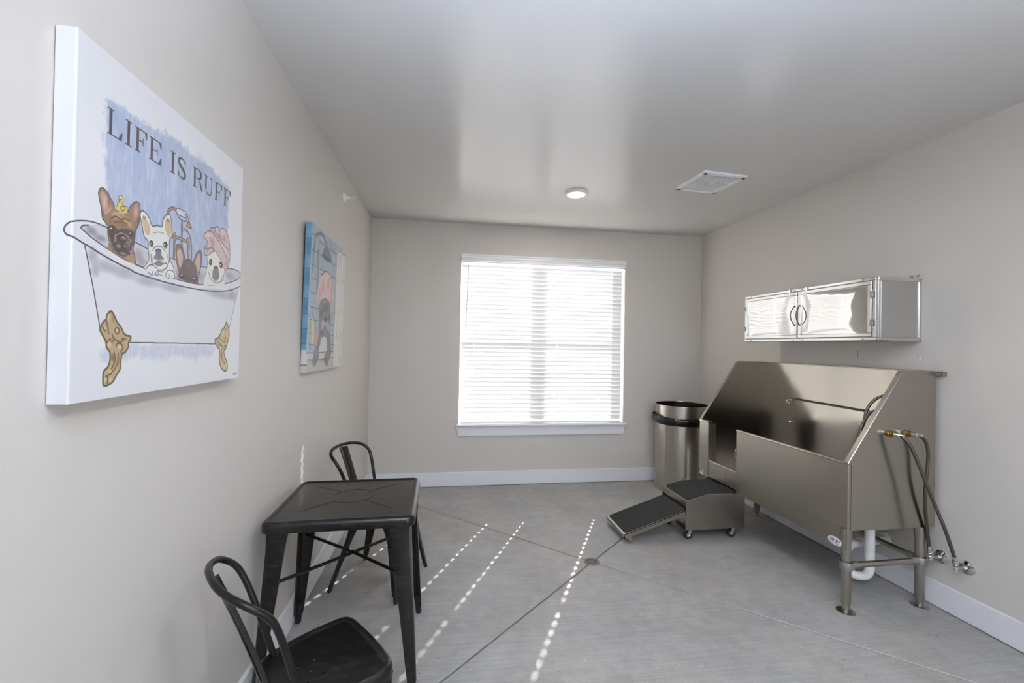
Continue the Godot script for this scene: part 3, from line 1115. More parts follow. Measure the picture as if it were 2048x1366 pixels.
func pet_step() -> void:
	var o := Vector3(2.06, 0, -3.265)
	var t := thing("pet_step", "wheeled steel step with black grip mats and a sloping ramp against the tub", "step", o)
	var zn := -3.08 - o.z
	var zf := -3.45 - o.z
	var X := func(x: float) -> float: return x - o.x
	var g: Geo
	var prof := PackedVector2Array([Vector2(X.call(1.818), 0.082), Vector2(X.call(2.31), 0.084), Vector2(X.call(2.31), 0.338), Vector2(X.call(2.0), 0.338), Vector2(X.call(1.822), 0.292)])
	for zz in [[zn - 0.004, zn], [zf, zf + 0.004]]:
		g = Geo.new()
		g.prism(prof, Transform3D(), zz[0], zz[1])
		part("side_panel", g, M.steel, t)
	g = Geo.new()
	g.span(Vector3(X.call(2.306), 0.084, zf) , Vector3(X.call(2.31), 0.338, zn))
	g.span(Vector3(X.call(1.84), 0.086, zf + 0.004), Vector3(X.call(1.844), 0.24, zn - 0.004))
	g.span(Vector3(X.call(1.82), 0.082, zf + 0.002), Vector3(X.call(2.31), 0.086, zn - 0.002))
	part("inner_frame", g, M.steel, t)
	# bent top sheet
	g = Geo.new()
	var top := PackedVector2Array([Vector2(X.call(1.818), 0.258), Vector2(X.call(1.826), 0.258), Vector2(X.call(1.826), 0.294), Vector2(X.call(2.002), 0.338), Vector2(X.call(2.312), 0.338), Vector2(X.call(2.312), 0.350), Vector2(X.call(2.0), 0.350), Vector2(X.call(1.818), 0.304)])
	g.prism(top, Transform3D(), zf - 0.002, zn + 0.002)
	var tp := part("top_sheet", g, M.steel_edge, t)
	# grip mats
	g = Geo.new()
	var sl := (Vector2(2.0, 0.3505) - Vector2(1.818, 0.3045)).normalized()
	var up := Vector3(-sl.y, sl.x, 0)
	var mid := (Vector2(2.0, 0.3505) + Vector2(1.838, 0.3095)) / 2
	g.prism(mat_outline((Vector2(2.0, 0.3505) - Vector2(1.838, 0.3095)).length(), 0.335, 0.02), Transform3D(Basis(Vector3(sl.x, sl.y, 0), Vector3.FORWARD, up), Vector3(X.call(mid.x), mid.y, (zn + zf) / 2)), 0.0, 0.003)
	g.span(Vector3(X.call(1.999), 0.35, zf + 0.017), Vector3(X.call(2.3), 0.3535, zn - 0.017))
	part("grip_mat", g, M.grip, tp)
	# ramp
	var a := Vector2(1.322, 0.071)
	var b := Vector2(1.86, 0.247)
	var d := (b - a).normalized()
	var ru := Vector3(-d.y, d.x, 0)
	var L := (b - a).length()
	var rx := Transform3D(Basis(Vector3(d.x, d.y, 0), ru, Vector3.BACK), Vector3(X.call(a.x), a.y, (zn + zf) / 2))
	g = Geo.new()
	var bx := rx.basis
	var hz := (zn - zf) / 2 - 0.006
	g.box(rx * Vector3(L / 2, -0.004, 0), Vector3(L, 0.008, hz * 2), 0.001, bx)
	g.box(rx * Vector3(0.004, -0.019, 0), Vector3(0.008, 0.038, hz * 2), 0.001, bx)
	for k in [-1.0, 1.0]:
		g.box(rx * Vector3(L / 2, -0.019, k * (hz - 0.003)), Vector3(L, 0.038, 0.006), 0.001, bx)
	var ramp := part("ramp", g, M.steel_edge, t)
	g = Geo.new()
	g.prism(mat_outline(L - 0.03, hz * 2 - 0.024, 0.02), Transform3D(Basis(rx.basis.x, Vector3.FORWARD, ru), rx * Vector3(L / 2 + 0.004, 0, 0)), 0.0, 0.003)
	part("grip_mat", g, M.grip, ramp)
	for k in [-1.0, 1.0]:
		g = Geo.new()
		g.prism(PackedVector2Array([Vector2(X.call(1.375), 0.002), Vector2(X.call(1.398), 0.002), Vector2(X.call(1.392), 0.07), Vector2(X.call(1.355), 0.06)]), Transform3D(Basis(), Vector3(0, 0, (zn + zf) / 2 + k * (hz - 0.012))), -0.004, 0.004)
		part("ramp_foot", g, M.steel_edge, ramp)
	# casters
	for q in [[1.862, -3.118], [2.225, -3.118], [1.862, -3.412], [2.225, -3.412]]:
		caster(t, Vector3(q[0], 0, q[1]) - o)


func mat_outline(w: float, h: float, r: float) -> PackedVector2Array:
	# two rounded corners at the low end
	var p := PackedVector2Array([Vector2(w / 2, -h / 2), Vector2(w / 2, h / 2)])
	for i in 6:
		var a := PI / 2 + PI / 2 * i / 5
		p.append(Vector2(-w / 2 + r + r * cos(a), h / 2 - r + r * sin(a)))
	for i in 6:
		var a := PI + PI / 2 * i / 5
		p.append(Vector2(-w / 2 + r + r * cos(a), -h / 2 + r + r * sin(a)))
	return p


func caster(t: Node3D, at: Vector3) -> void:
	var g := Geo.new()
	var r := 0.0325
	var ax := Transform3D(Basis(Vector3.RIGHT, Vector3.BACK, Vector3.RIGHT.cross(Vector3.BACK)), at + Vector3(0, r, 0))
	g.lathe([Vector2(r * 0.55, -0.009), Vector2(r * 0.95, -0.0095), Vector2(r, -0.006), Vector2(r, 0.006), Vector2(r * 0.95, 0.0095), Vector2(r * 0.55, 0.009)], 28, ax)
	var w := part("caster", g, M.rubber, t)
	g = Geo.new()
	g.lathe([Vector2(0.0001, -0.0095), Vector2(r * 0.56, -0.0095), Vector2(r * 0.56, 0.0095), Vector2(0.0001, 0.0095)], 24, ax)
	part("hub", g, M.wheel_core, w)
	g = Geo.new()
	for k in [-1.0, 1.0]:
		g.prism(PackedVector2Array([Vector2(-0.007, -0.006), Vector2(0.007, -0.006), Vector2(0.026, 0.044), Vector2(-0.004, 0.044)]), Transform3D(Basis(), at + Vector3(0, r, k * 0.0135)), -0.001, 0.001)
	g.box(at + Vector3(0.007, r + 0.045, 0), Vector3(0.05, 0.003, 0.034), 0.001)
	g.box(at + Vector3(0.004, 0.08, 0), Vector3(0.06, 0.004, 0.045), 0.001)
	part("fork", g, M.satin, w)
	screw(at + Vector3(0, r, 0.015), Vector3.BACK, 0.006, M.chrome, w, "axle_nut")


func wall_cabinet() -> void:
	var x0 := 2.511
	var z0 := -3.372
	var z1 := -2.227
	var y0 := 1.536
	var y1 := 1.92
	var o := Vector3(2.67, y0, -2.8)
	var t := thing("wall_cabinet", "shallow polished metal wall cabinet with two mirror doors above the tub", "cabinet", o)
	var g := Geo.new()
	g.span(Vector3(x0 + 0.012, y0 + 0.004, z0 + 0.012) - o, Vector3(XR - 0.001, y1 - 0.004, z1 - 0.006) - o)
	part("body", g, M.satin, t)
	# edge profiles
	var e := 0.021
	g = Geo.new()
	for yy in [y0, y1]:
		var s := 1.0 if yy == y0 else -1.0
		g.span(Vector3(x0, yy, z0) - o, Vector3(x0 + e, yy + s * e, z1) - o, 0.003)
	for zz in [z0, z1]:
		var s := 1.0 if zz == z0 else -1.0
		g.span(Vector3(x0, y0 + e, zz) - o, Vector3(x0 + e, y1 - e, zz + s * e) - o, 0.003)
	part("face_frame", g, M.alloy, t)
	var zm := -2.803
	g = Geo.new()
	g.span(Vector3(x0 + 0.002, y0 + e, zm - 0.008) - o, Vector3(x0 + 0.014, y1 - e, zm + 0.008) - o, 0.002)
	part("centre_stile", g, M.alloy, t)
	g = Geo.new()
	var ez := z1 - 0.004
	for yy in [y0, y1]:
		var s := 1.0 if yy == y0 else -1.0
		g.span(Vector3(x0 + e, yy, z1 - e) - o, Vector3(XR - 0.001, yy + s * e, z1) - o, 0.003)
	g.span(Vector3(XR - 0.001 - e, y0 + e, z1 - e) - o, Vector3(XR - 0.001, y1 - e, z1) - o, 0.003)
	g.span(Vector3(x0 + e, y0 + e, z1 - e) - o, Vector3(x0 + e + 0.012, y1 - e, z1 - 0.001) - o, 0.002)
	part("end_frame", g, M.alloy, t)
	g = Geo.new()
	g.span(Vector3(x0 + e + 0.02, y0 + e + 0.004, z1 - 0.01) - o, Vector3(XR - e - 0.008, y1 - e - 0.004, z1 - 0.003) - o, 0.001)
	part("end_panel", g, M.satin, t)
	# doors, hinged at the outer ends
	var doors := [[z0 + e + 0.002, zm - 0.010, 1.0, 61], [zm + 0.010, z1 - e - 0.002, -1.0, 67]]
	for d in doors:
		var a: float = d[0]
		var b: float = d[1]
		var ya := y0 + e + 0.003
		var yb := y1 - e - 0.003
		g = wavy_sheet(Vector3(x0 - 0.0005, ya + 0.02, a + 0.02) - o, Vector3.BACK, UPV, b - a - 0.04, yb - ya - 0.04, 48, 36, 0.0005, 0.04, d[3], 0.004)
		var door := part("door", g, M.mirror, t)
		g = Geo.new()
		for yy in [[ya, ya + 0.024], [yb - 0.024, yb]]:
			g.span(Vector3(x0 - 0.008, yy[0], a) - o, Vector3(x0 + 0.008, yy[1], b) - o, 0.003)
		for zz in [[a, a + 0.024], [b - 0.024, b]]:
			g.span(Vector3(x0 - 0.008, ya + 0.024, zz[0]) - o, Vector3(x0 + 0.008, yb - 0.024, zz[1]) - o, 0.003)
		part("door_frame", g, M.alloy, door)
		var inner: float = b - 0.012 if d[2] > 0 else a + 0.012
		var outer: float = a - 0.004 if d[2] > 0 else b + 0.004
		# bowed pull handle
		g = Geo.new()
		var ym := (ya + yb) / 2 - 0.005
		var hp := []
		for i in 15:
			var s := -1.0 + 2.0 * i / 14
			hp.append(Vector3(x0 - 0.01 - 0.03 * (1.0 - s * s), ym + 0.07 * s, inner - d[2] * 0.004 * (1.0 - s * s)) - o)
		g.tube(hp, 0.0036, 8)
		part("handle", g, M.braid, door)
		for s in [-1.0, 1.0]:
			g = Geo.new()
			g.box(Vector3(x0 - 0.009, ym + 0.07 * s, inner) - o, Vector3(0.008, 0.012, 0.01), 0.002)
			part("handle_mount", g, M.braid, door)
			g = Geo.new()
			g.box(Vector3(x0 - 0.006, (ya + yb) / 2 + s * 0.085, outer) - o, Vector3(0.008, 0.036, 0.02), 0.002)
			g.tube([Vector3(x0 - 0.011, (ya + yb) / 2 + s * 0.085 - 0.02, outer) - o, Vector3(x0 - 0.011, (ya + yb) / 2 + s * 0.085 + 0.02, outer) - o], 0.0042, 8)
			part("hinge", g, M.cast, door)
			screw(Vector3(x0 - 0.002, (ya + yb) / 2 + s * 0.125, outer) - o, Vector3.LEFT, 0.004, M.cast, door)
		# turn latch on the top rail
		g = Geo.new()
		var lz: float = inner - d[2] * 0.055
		g.box(Vector3(x0 - 0.008, y1 - 0.015, lz) - o, Vector3(0.006, 0.034, 0.014), 0.002)
		part("turn_latch", g, M.alloy, door)
		screw(Vector3(x0 - 0.001, y1 - 0.011, inner + d[2] * -0.012) - o, Vector3.LEFT, 0.0045, M.cast, door)
		screw(Vector3(x0 - 0.001, y0 + 0.010, inner + d[2] * -0.02) - o, Vector3.LEFT, 0.0045, M.cast, door)
		screw(Vector3(x0 - 0.001, y0 + 0.010, outer + d[2] * 0.06) - o, Vector3.LEFT, 0.0045, M.cast, door)
		screw(Vector3(x0 - 0.001, y1 - 0.011, outer + d[2] * 0.06) - o, Vector3.LEFT, 0.0045, M.cast, door)
	for q in [Vector3(x0 + 0.006, y1 - 0.006, z1), Vector3(XR - 0.008, y1 - 0.008, z1), Vector3(x0 + 0.006, y0 + 0.006, z1), Vector3(XR - 0.008, y0 + 0.008, z1)]:
		screw(q - o, Vector3.BACK, 0.003, M.dark, t)
	g = Geo.new()
	g.span(Vector3(2.62, y1, -3.09) - o, Vector3(2.64, y1 + 0.022, -3.045) - o, 0.002)
	part("mounting_clip", g, M.rubber, t)
	for zz in [-2.29, -2.252]:
		g = Geo.new()
		g.lathe([Vector2(0.009, 0.0), Vector2(0.008, 0.006), Vector2(0.0001, 0.007)], 10, Transform3D(Basis(UPV, Vector3.LEFT, UPV.cross(Vector3.LEFT)), Vector3(XR, y1 + 0.02, zz) - o))
		part("wall_anchor", g, M.cast, t)


func litter_bin() -> void:
	var c := Vector3(2.445, 0, -4.25)
	var t := thing("litter_bin", "tall round brushed steel bin in the corner behind the tub", "bin", c)
	var r := 0.262
	var h := 0.885
	var g := Geo.new()
	g.lathe([Vector2(0.0001, 0.02), Vector2(r - 0.006, 0.02), Vector2(r - 0.006, h - 0.004)], 72)
	part("inner_wall", g, M.steel, t)
	g = Geo.new()
	g.lathe([Vector2(r - 0.004, 0.0), Vector2(r, 0.004), Vector2(r, h - 0.002)], 96)
	part("shell", g, M.steel_bin, t)
	g = Geo.new()
	g.lathe([Vector2(r, h - 0.003), Vector2(r - 0.0005, h), Vector2(r - 0.0065, h), Vector2(r - 0.007, h - 0.003)], 72)
	part("rim", g, M.steel_edge, t)
	# the bag: inside, and a crumpled band held over the outside
	var b := thing("bin_liner", "black plastic bag with its crumpled edge banded round the steel bin", "bag", c)
	g = Geo.new()
	var rows := []
	var nz := noise_at(0.5, 3, 77)
	var N := 120
	for k in 7:
		var s := float(k) / 6.0
		var row := PackedVector3Array()
		for i in N:
			var a := TAU * i / N
			var w := nz.get_noise_2d(9.0 * cos(a) + s * 2.0, 9.0 * sin(a) + s * 3.0) + 0.5 * nz.get_noise_2d(30.0 * cos(a), 30.0 * sin(a) + s)
			var left := maxf(0.0, cos(a - PI * 0.92))
			var flare := 0.004 + 0.016 * sin(PI * s) + 0.007 * w * sin(PI * s) + 0.028 * pow(left, 8.0) * s
			var y := 0.688 + 0.078 * s + 0.006 * w * s + 0.02 * pow(left, 6.0) * s
			row.append(Vector3((r + flare) * cos(a), y, -(r + flare) * sin(a)))
		rows.append(row)
	g.grid(rows, false, true, 0.4)
	part("outer_band", g, M.bag, b)
	g = Geo.new()
	g.lathe([Vector2(0.0001, 0.60), Vector2(r - 0.03, 0.62), Vector2(r - 0.012, 0.72), Vector2(r - 0.009, 0.80)], 64)
	part("inner_bag", g, M.bag, b)


# ------------------------------------------------------------------ table and chairs

func tapered_leg(top: Vector3, foot: Vector3, w_top: float, w_low: float, d_top: float, d_low: float, ang: float, flare: float, flare_len: float) -> Geo:
	# a folded sheet leg: wide where it meets the frame, narrow at the foot, a rib pressed into its outer face
	var g := Geo.new()
	var rows := []
	for i in 15:
		var s := float(i) / 14
		var p := top.lerp(foot, s)
		var f := pow(clampf(1.0 - s / flare_len, 0.0, 1.0), 2.0) * flare
		var w := lerpf(w_top, w_low, s) / 2 + f
		var d := lerpf(d_top, d_low, s) / 2
		var row := PackedVector3Array()
		# section: rounded outer corner with two flanges (outline of an L seen from above)
		var th := 0.011
		var sec := [Vector2(-w, w), Vector2(-w + th, w), Vector2(-w + th, -w + th + 0.012), Vector2(-w + th + 0.012, -w + th), Vector2(w, -w + th), Vector2(w, -w), Vector2(-w + 0.02 * w / 0.03, -w), Vector2(-w + 0.006, -w + 0.006), Vector2(-w, -w + 0.02 * w / 0.03)]
		for q in sec:
			var rr: Vector2 = q.rotated(ang)
			row.append(p + Vector3(rr.x, 0, rr.y))
		rows.append(row)
	g.grid(rows, false, true, 0.7, true)
	return g


func dining_table() -> void:
	var c := Vector3(-0.437, 0, -2.15)
	var t := thing("dining_table", "small square black metal table with scuffed brushed finish", "table", c, "", 0.02)
	var W := 0.612
	var D := 0.562
	var hh := 0.742
	var ol := rounded(W, D, 0.04, 7)
	var g := Geo.new()
	var rows := []
	for q in [[0.010, hh - 0.044], [0.002, hh - 0.044], [0.0, hh - 0.040], [0.0, hh - 0.018], [0.003, hh - 0.009], [0.009, hh - 0.003], [0.017, hh], [0.024, hh - 0.001], [0.028, hh - 0.005], [0.032, hh - 0.006]]:
		rows.append(ring(ol, q[0], q[1]))
	g.grid(rows, false, true, 0.6)
	var inner := ring(ol, 0.032, hh - 0.006)
	g.flat(Array(inner), UPV)
	g.flat(Array(ring(ol, 0.01, hh - 0.044)), Vector3.DOWN)
	var top := part("table_top", g, M.black_metal, t)
	# pressed ring and rays
	g = Geo.new()
	var rp := []
	for i in 48:
		rp.append(Vector3(0.092 * cos(TAU * i / 48), hh - 0.0068, -0.03 - 0.092 * sin(TAU * i / 48)))
	g.tube(rp, 0.0026, 6, true)
	part("pressed_ring", g, M.black_tube, top)
	for k in [[-1, -1], [1, -1], [1, 1], [-1, 1]]:
		g = Geo.new()
		g.tube([Vector3(0.066 * k[0], hh - 0.0068, -0.03 + 0.064 * k[1]), Vector3(0.195 * k[0], hh - 0.0068, -0.015 + 0.17 * k[1])], 0.0024, 6)
		part("pressed_ray", g, M.black_tube, top)
	# legs
	var feet := {}
	for k in [[-1, -1], [1, -1], [1, 1], [-1, 1]]:
		var tp := Vector3(k[0] * (W / 2 - 0.062), hh - 0.045, k[1] * (D / 2 - 0.062))
		var ft := Vector3(k[0] * (W / 2 + 0.0), 0.045, k[1] * (D / 2 - 0.008))
		var ang := atan2(-k[1], -k[0]) - PI / 4
		g = tapered_leg(tp, ft, 0.084, 0.036, 0.04, 0.02, ang, 0.004, 0.12)
		var leg := part("leg", g, M.black_metal, t)
		g = Geo.new()
		var dir := (ft - tp).normalized()
		g.tube([ft - dir * 0.06, ft, ft + dir * 0.034, ft + dir * 0.045], [0.017, 0.0155, 0.0155, 0.013], 14)
		part("foot_cap", g, M.rubber, leg)
		feet[k] = tp.lerp(ft, 0.34)
	for pr in [[[-1, -1], [1, 1]], [[1, -1], [-1, 1]]]:
		g = Geo.new()
		var a: Vector3 = feet[pr[0]]
		var b: Vector3 = feet[pr[1]]
		var lift := 0.005 if pr[0][0] < 0 else -0.005
		g.tube([a, (a + b) / 2 + Vector3(0, lift + 0.004, 0), b], 0.0075, 10)
		part("cross_brace", g, M.black_tube, t)
	g = Geo.new()
	var mid: Vector3 = (feet[[-1, -1]] + feet[[1, 1]]) / 2
	g.tube([mid + Vector3(0, -0.012, 0), mid + Vector3(0, 0.02, 0)], 0.006, 8)
	part("brace_bolt", g, M.satin, t)


func seat_outline() -> PackedVector2Array:
	# wide rounded front (local -z, which is +y here), narrower round back
	var pts := [Vector2(0.178, 0.02), Vector2(0.181, 0.11), Vector2(0.174, 0.152), Vector2(0.15, 0.174), Vector2(0.10, 0.181), Vector2(0.0, 0.184), Vector2(-0.10, 0.181), Vector2(-0.15, 0.174), Vector2(-0.174, 0.152), Vector2(-0.181, 0.11), Vector2(-0.178, 0.02), Vector2(-0.166, -0.07), Vector2(-0.142, -0.13), Vector2(-0.09, -0.162), Vector2(0.0, -0.172), Vector2(0.09, -0.162), Vector2(0.142, -0.13), Vector2(0.166, -0.07)]
	return PackedVector2Array(spline(pts, 3, true))


func make_chair(label: String, at: Vector3, ph: float) -> Node3D:
	var t := thing("cafe_chair", label, "chair", at, "black metal cafe chairs at the table", -ph)
	var hh := 0.448
	var ol := seat_outline()
	# seat pan, cut through by its drain holes
	var g := Geo.new()
	var rows := []
	for q in [[0.03, hh - 0.012], [0.006, hh - 0.046], [0.0, hh - 0.046], [0.0, hh - 0.016], [0.003, hh - 0.006], [0.010, hh], [0.018, hh - 0.001], [0.03, hh - 0.006]]:
		rows.append(ring(ol, q[0], q[1]))
	g.grid(rows, false, true, 0.6)
	var up: PackedVector3Array = rows[rows.size() - 1]
	var dn: PackedVector3Array = rows[0]
	var ix := Geometry2D.triangulate_polygon(ol)
	for i in range(0, ix.size(), 3):
		g.flat([up[ix[i]], up[ix[i + 1]], up[ix[i + 2]]], UPV)
		g.flat([dn[ix[i]], dn[ix[i + 1]], dn[ix[i + 2]]], Vector3.DOWN)
	var seat := CSGMesh3D.new()
	seat.name = "seat"
	seat.mesh = g.mesh()
	seat.material = M.black_metal
	t.add_child(seat, true)
	var hc := Vector3(0.018, 0, 0.034)
	for k in 7:
		var cy := CSGCylinder3D.new()
		cy.name = "drain_hole"
		cy.operation = CSGShape3D.OPERATION_SUBTRACTION
		cy.radius = 0.0055
		cy.height = 0.1
		cy.sides = 14
		cy.material = M.black_metal
		var off := Vector3.ZERO if k == 6 else Vector3(0.05 * sin(PI / 3 * k), 0, -0.05 * cos(PI / 3 * k))
		cy.position = hc + off + Vector3(0, hh - 0.01, 0)
		seat.add_child(cy, true)
	# back hoop
	var half := [Vector3(0.128, 0.41, 0.095), Vector3(0.13, 0.47, 0.108), Vector3(0.15, 0.60, 0.145), Vector3(0.172, 0.70, 0.177), Vector3(0.182, 0.755, 0.205), Vector3(0.168, 0.792, 0.248), Vector3(0.12, 0.808, 0.28), Vector3(0.06, 0.815, 0.296)]
	var hoop := []
	for q in half:
		hoop.append(q)
	hoop.append(Vector3(0, 0.817, 0.3))
	for i in range(half.size() - 1, -1, -1):
		hoop.append(half[i] * Vector3(-1, 1, 1))
	g = Geo.new()
	g.tube(spline(hoop, 5), 0.0098, 14)
	part("back_hoop", g, M.black_tube, t)
	# splat with a pressed slot
	g = Geo.new()
	var sp := []
	for i in 9:
		var s := float(i) / 8
		var y := lerpf(0.40, 0.806, s)
		var z := lerpf(0.155, 0.292, pow(s, 1.15))
		var w := lerpf(0.032, 0.044, s)
		var row := PackedVector3Array()
		for q in [Vector2(-1.0, -0.016), Vector2(-0.72, -0.005), Vector2(-0.36, 0.0015), Vector2(0, 0.003), Vector2(0.36, 0.0015), Vector2(0.72, -0.005), Vector2(1.0, -0.016), Vector2(0.96, -0.017), Vector2(0.7, -0.007), Vector2(0.36, -0.0005), Vector2(0, 0.001), Vector2(-0.36, -0.0005), Vector2(-0.7, -0.007), Vector2(-0.96, -0.017)]:
			row.append(Vector3(q.x * w, y, z + q.y))
		sp.append(row)
	g.grid(sp, false, true, 0.6)
	var splat := part("back_splat", g, M.black_metal, t)
	g = Geo.new()
	var slot := []
	for q in [Vector2(-0.018, 0.2), Vector2(-0.02, 0.6), Vector2(-0.019, 0.8), Vector2(-0.01, 0.86), Vector2(0.01, 0.86), Vector2(0.019, 0.8), Vector2(0.02, 0.6), Vector2(0.018, 0.2)]:
		slot.append(Vector3(q.x, lerpf(0.40, 0.806, q.y), lerpf(0.155, 0.292, pow(q.y, 1.15)) - 0.001))
	g.tube(spline(slot, 4), 0.0022, 6)
	part("pressed_slot", g, M.black_tube, splat)
	# legs
	for k in [[-1, -1], [1, -1], [1, 1], [-1, 1]]:
		var tp := Vector3(k[0] * (0.122 if k[1] < 0 else 0.1), hh - 0.03, k[1] * (0.13 if k[1] < 0 else 0.1))
		var ft := Vector3(k[0] * (0.205 if k[1] < 0 else 0.19), 0.04, k[1] * (0.2 if k[1] < 0 else 0.215))
		var ang := atan2(-k[1], -k[0]) - PI / 4
		g = tapered_leg(tp, ft, 0.056, 0.026, 0.03, 0.015, ang, 0.018, 0.35)
		var leg := part("leg", g, M.black_metal, t)
		var dir := (ft - tp).normalized()
		g = Geo.new()
		g.tube([ft - dir * 0.06, ft, ft + dir * 0.03, ft + dir * 0.041], [0.014, 0.0125, 0.0125, 0.0105], 12)
		part("foot_cap", g, M.rubber, leg)
	return t


func chairs() -> void:
	make_chair("black metal cafe chair at the table side farther from the window", Vector3(-0.389, 0, -1.478), 0.947)
	make_chair("black metal cafe chair between the table and the window wall corner", Vector3(-0.387, 0, -2.796), 1.923)


# ------------------------------------------------------------------ canvas prints

func canvases() -> void:
	canvas(Vector3(XL, 1.341, -1.335), 0.754, 0.71, 0.04, 0.0, bathtub_print(), 60.0 / 1060.0, "large white canvas print of puppies in a clawfoot bathtub reading LIFE IS RUFF")
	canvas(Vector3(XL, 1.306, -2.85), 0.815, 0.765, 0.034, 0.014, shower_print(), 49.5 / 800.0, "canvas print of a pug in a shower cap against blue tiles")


func canvas(at: Vector3, h: float, w: float, th: float, lean: float, tex: Texture2D, wrap: float, label: String) -> void:
	# a stretched canvas hung flat on the wall: its print runs on round the edge that faces the room
	var t := thing("canvas_print", label, "canvas print", at, "canvas prints on the wall")
	var m := paint(Color.WHITE, 0.42, 0.0, 0.66)
	m.albedo_color = rgb(228, 227, 223)
	m.albedo_texture = tex
	m.texture_repeat = false
	var g := Geo.new()
	var e := 0.003
	var z0 := w / 2
	var z1 := -w / 2
	var rows := []
	var us := [[0.002, z0, 0.0], [th - e, z0, wrap * 0.93], [th - e * 0.3, z0 - e * 0.3, wrap * 0.97], [th, z0 - e, wrap], [th, z1 + e, 1.0], [th - e * 0.3, z1 + e * 0.3, 1.0], [th - e, z1, 1.0], [0.002, z1, 1.0]]
	var vs := [[0.0, 1.0], [1.0, 0.0]]
	for i in us.size() - 1:
		var a = us[i]
		var b = us[i + 1]
		var n := Vector3(absf(a[1] - b[1]), 0, a[0] - b[0] if a[1] < 0 else b[0] - a[0]).normalized()
		var p := [Vector3(a[0], 0, a[1]), Vector3(b[0], 0, b[1]), Vector3(b[0] + lean, h, b[1]), Vector3(a[0] + lean, h, a[1])]
		g.tri(p[0], p[1], p[2], n, n, n, Vector2(a[2], 1), Vector2(b[2], 1), Vector2(b[2], 0))
		g.tri(p[0], p[2], p[3], n, n, n, Vector2(a[2], 1), Vector2(b[2], 0), Vector2(a[2], 0))
	part("print", g, m, t)
	g = Geo.new()
	var hem := paint(rgb(225, 225, 228), 0.8)
	g.flat([Vector3(0.002, 0, z0), Vector3(th, 0, z0 - e), Vector3(th, 0, z1 + e), Vector3(0.002, 0, z1)], Vector3.DOWN)
	g.flat([Vector3(0.002 + lean, h, z0), Vector3(th + lean, h, z0 - e), Vector3(th + lean, h, z1 + e), Vector3(0.002 + lean, h, z1)], UPV)
	part("folded_hem", g, hem, t)
	g = Geo.new()
	for zz in [z0 - 0.02, z1 + 0.02]:
		g.box(Vector3(0.011 + lean / 2, h / 2, zz), Vector3(0.018, h - 0.004, 0.036), 0.0, Basis(Vector3.BACK, -atan(lean / h)))
	for yy in [0.02, h - 0.02]:
		g.box(Vector3(0.011 + lean * yy / h, yy, 0), Vector3(0.018, 0.036, w - 0.08))
	part("stretcher_bar", g, paint(rgb(190, 165, 130), 0.7), t)


# a small painter for the two prints: coordinates are thousandths of the picture

var pic: Image
var pic_k := 1.0
var pic_x := 0.0


func spot(x: float, y: float) -> Vector2:
	return Vector2((x + pic_x) * pic_k, y * pic_k)


func row_fill(x0: int, x1: int, y: int, c: Color, a: float) -> void:
	if y < 0 or y >= pic.get_height(): return
	x0 = maxi(x0, 0)
	x1 = mini(x1, pic.get_width())
	if x1 <= x0: return
	if a >= 0.99:
		pic.fill_rect(Rect2i(x0, y, x1 - x0, 1), c)
	else:
		for x in range(x0, x1):
			pic.set_pixel(x, y, pic.get_pixel(x, y).lerp(c, a))


func fill_shape(p: Array, c: Color, a: float) -> void:
	var lo := 1e9
	var hi := -1e9
	for q in p:
		lo = minf(lo, q.y)
		hi = maxf(hi, q.y)
	for y in range(int(floor(lo)), int(ceil(hi)) + 1):
		var cut := []
		var yy := y + 0.5
		for i in p.size():
			var s: Vector2 = p[i]
			var e: Vector2 = p[(i + 1) % p.size()]
			if (s.y <= yy) != (e.y <= yy):
				cut.append(s.x + (yy - s.y) / (e.y - s.y) * (e.x - s.x))
		cut.sort()
		for i in range(0, cut.size() - 1, 2):
			row_fill(int(round(cut[i])), int(round(cut[i + 1])), y, c, a)


func disc(at: Vector2, r: float, c: Color) -> void:
	for y in range(int(floor(at.y - r)), int(ceil(at.y + r)) + 1):
		var d := r * r - (y + 0.5 - at.y) * (y + 0.5 - at.y)
		if d > 0.0:
			row_fill(int(round(at.x - sqrt(d))), int(round(at.x + sqrt(d))), y, c, 1.0)


func brush(p: Array, r0: float, c: Color, r_mid := -1.0) -> void:
	# a line of even width, or one that swells to r_mid halfway
	for i in p.size() - 1:
		var n := maxi(1, int((p[i + 1] - p[i]).length() / 1.0))
		for k in n:
			var s := (i + float(k) / n) / (p.size() - 1)
			var r := r0 if r_mid < 0 else lerpf(r0, r_mid, pow(sin(PI * s), 2.0))
			disc(p[i].lerp(p[i + 1], float(k) / n), r, c)


func soft(at: Vector2, rx: float, ry: float, c: Color, a: float) -> void:
	for y in range(maxi(0, int(at.y - ry)), mini(pic.get_height(), int(at.y + ry) + 1)):
		for x in range(maxi(0, int(at.x - rx)), mini(pic.get_width(), int(at.x + rx) + 1)):
			var d := Vector2((x - at.x) / rx, (y - at.y) / ry).length_squared()
			if d < 1.0:
				pic.set_pixel(x, y, pic.get_pixel(x, y).lerp(c, a * (1.0 - d) * (1.0 - d * 0.4)))


func draw_art(list: Array) -> void:
	for q in list:
		var c := Color.from_string("#" + q[1], Color.BLACK)
		var raw: Array = q[4]
		var a: float = q[2] / 100.0
		if q[0] == "b":
			soft(spot(raw[0], raw[1]), raw[2] * pic_k, raw[3] * pic_k, c, a)
			continue
		var p := []
		for i in range(0, raw.size(), 2):
			p.append(spot(raw[i], raw[i + 1]))
		if q[0] == "w":
			wash(p, c, a)
		elif q[0] == "p":
			fill_shape(spline(p, 5, true) if q[3] == 1 else p, c, a)
		else:
			brush(spline(p, 8), maxf(0.7, q[3] * 0.5 * pic_k), c)


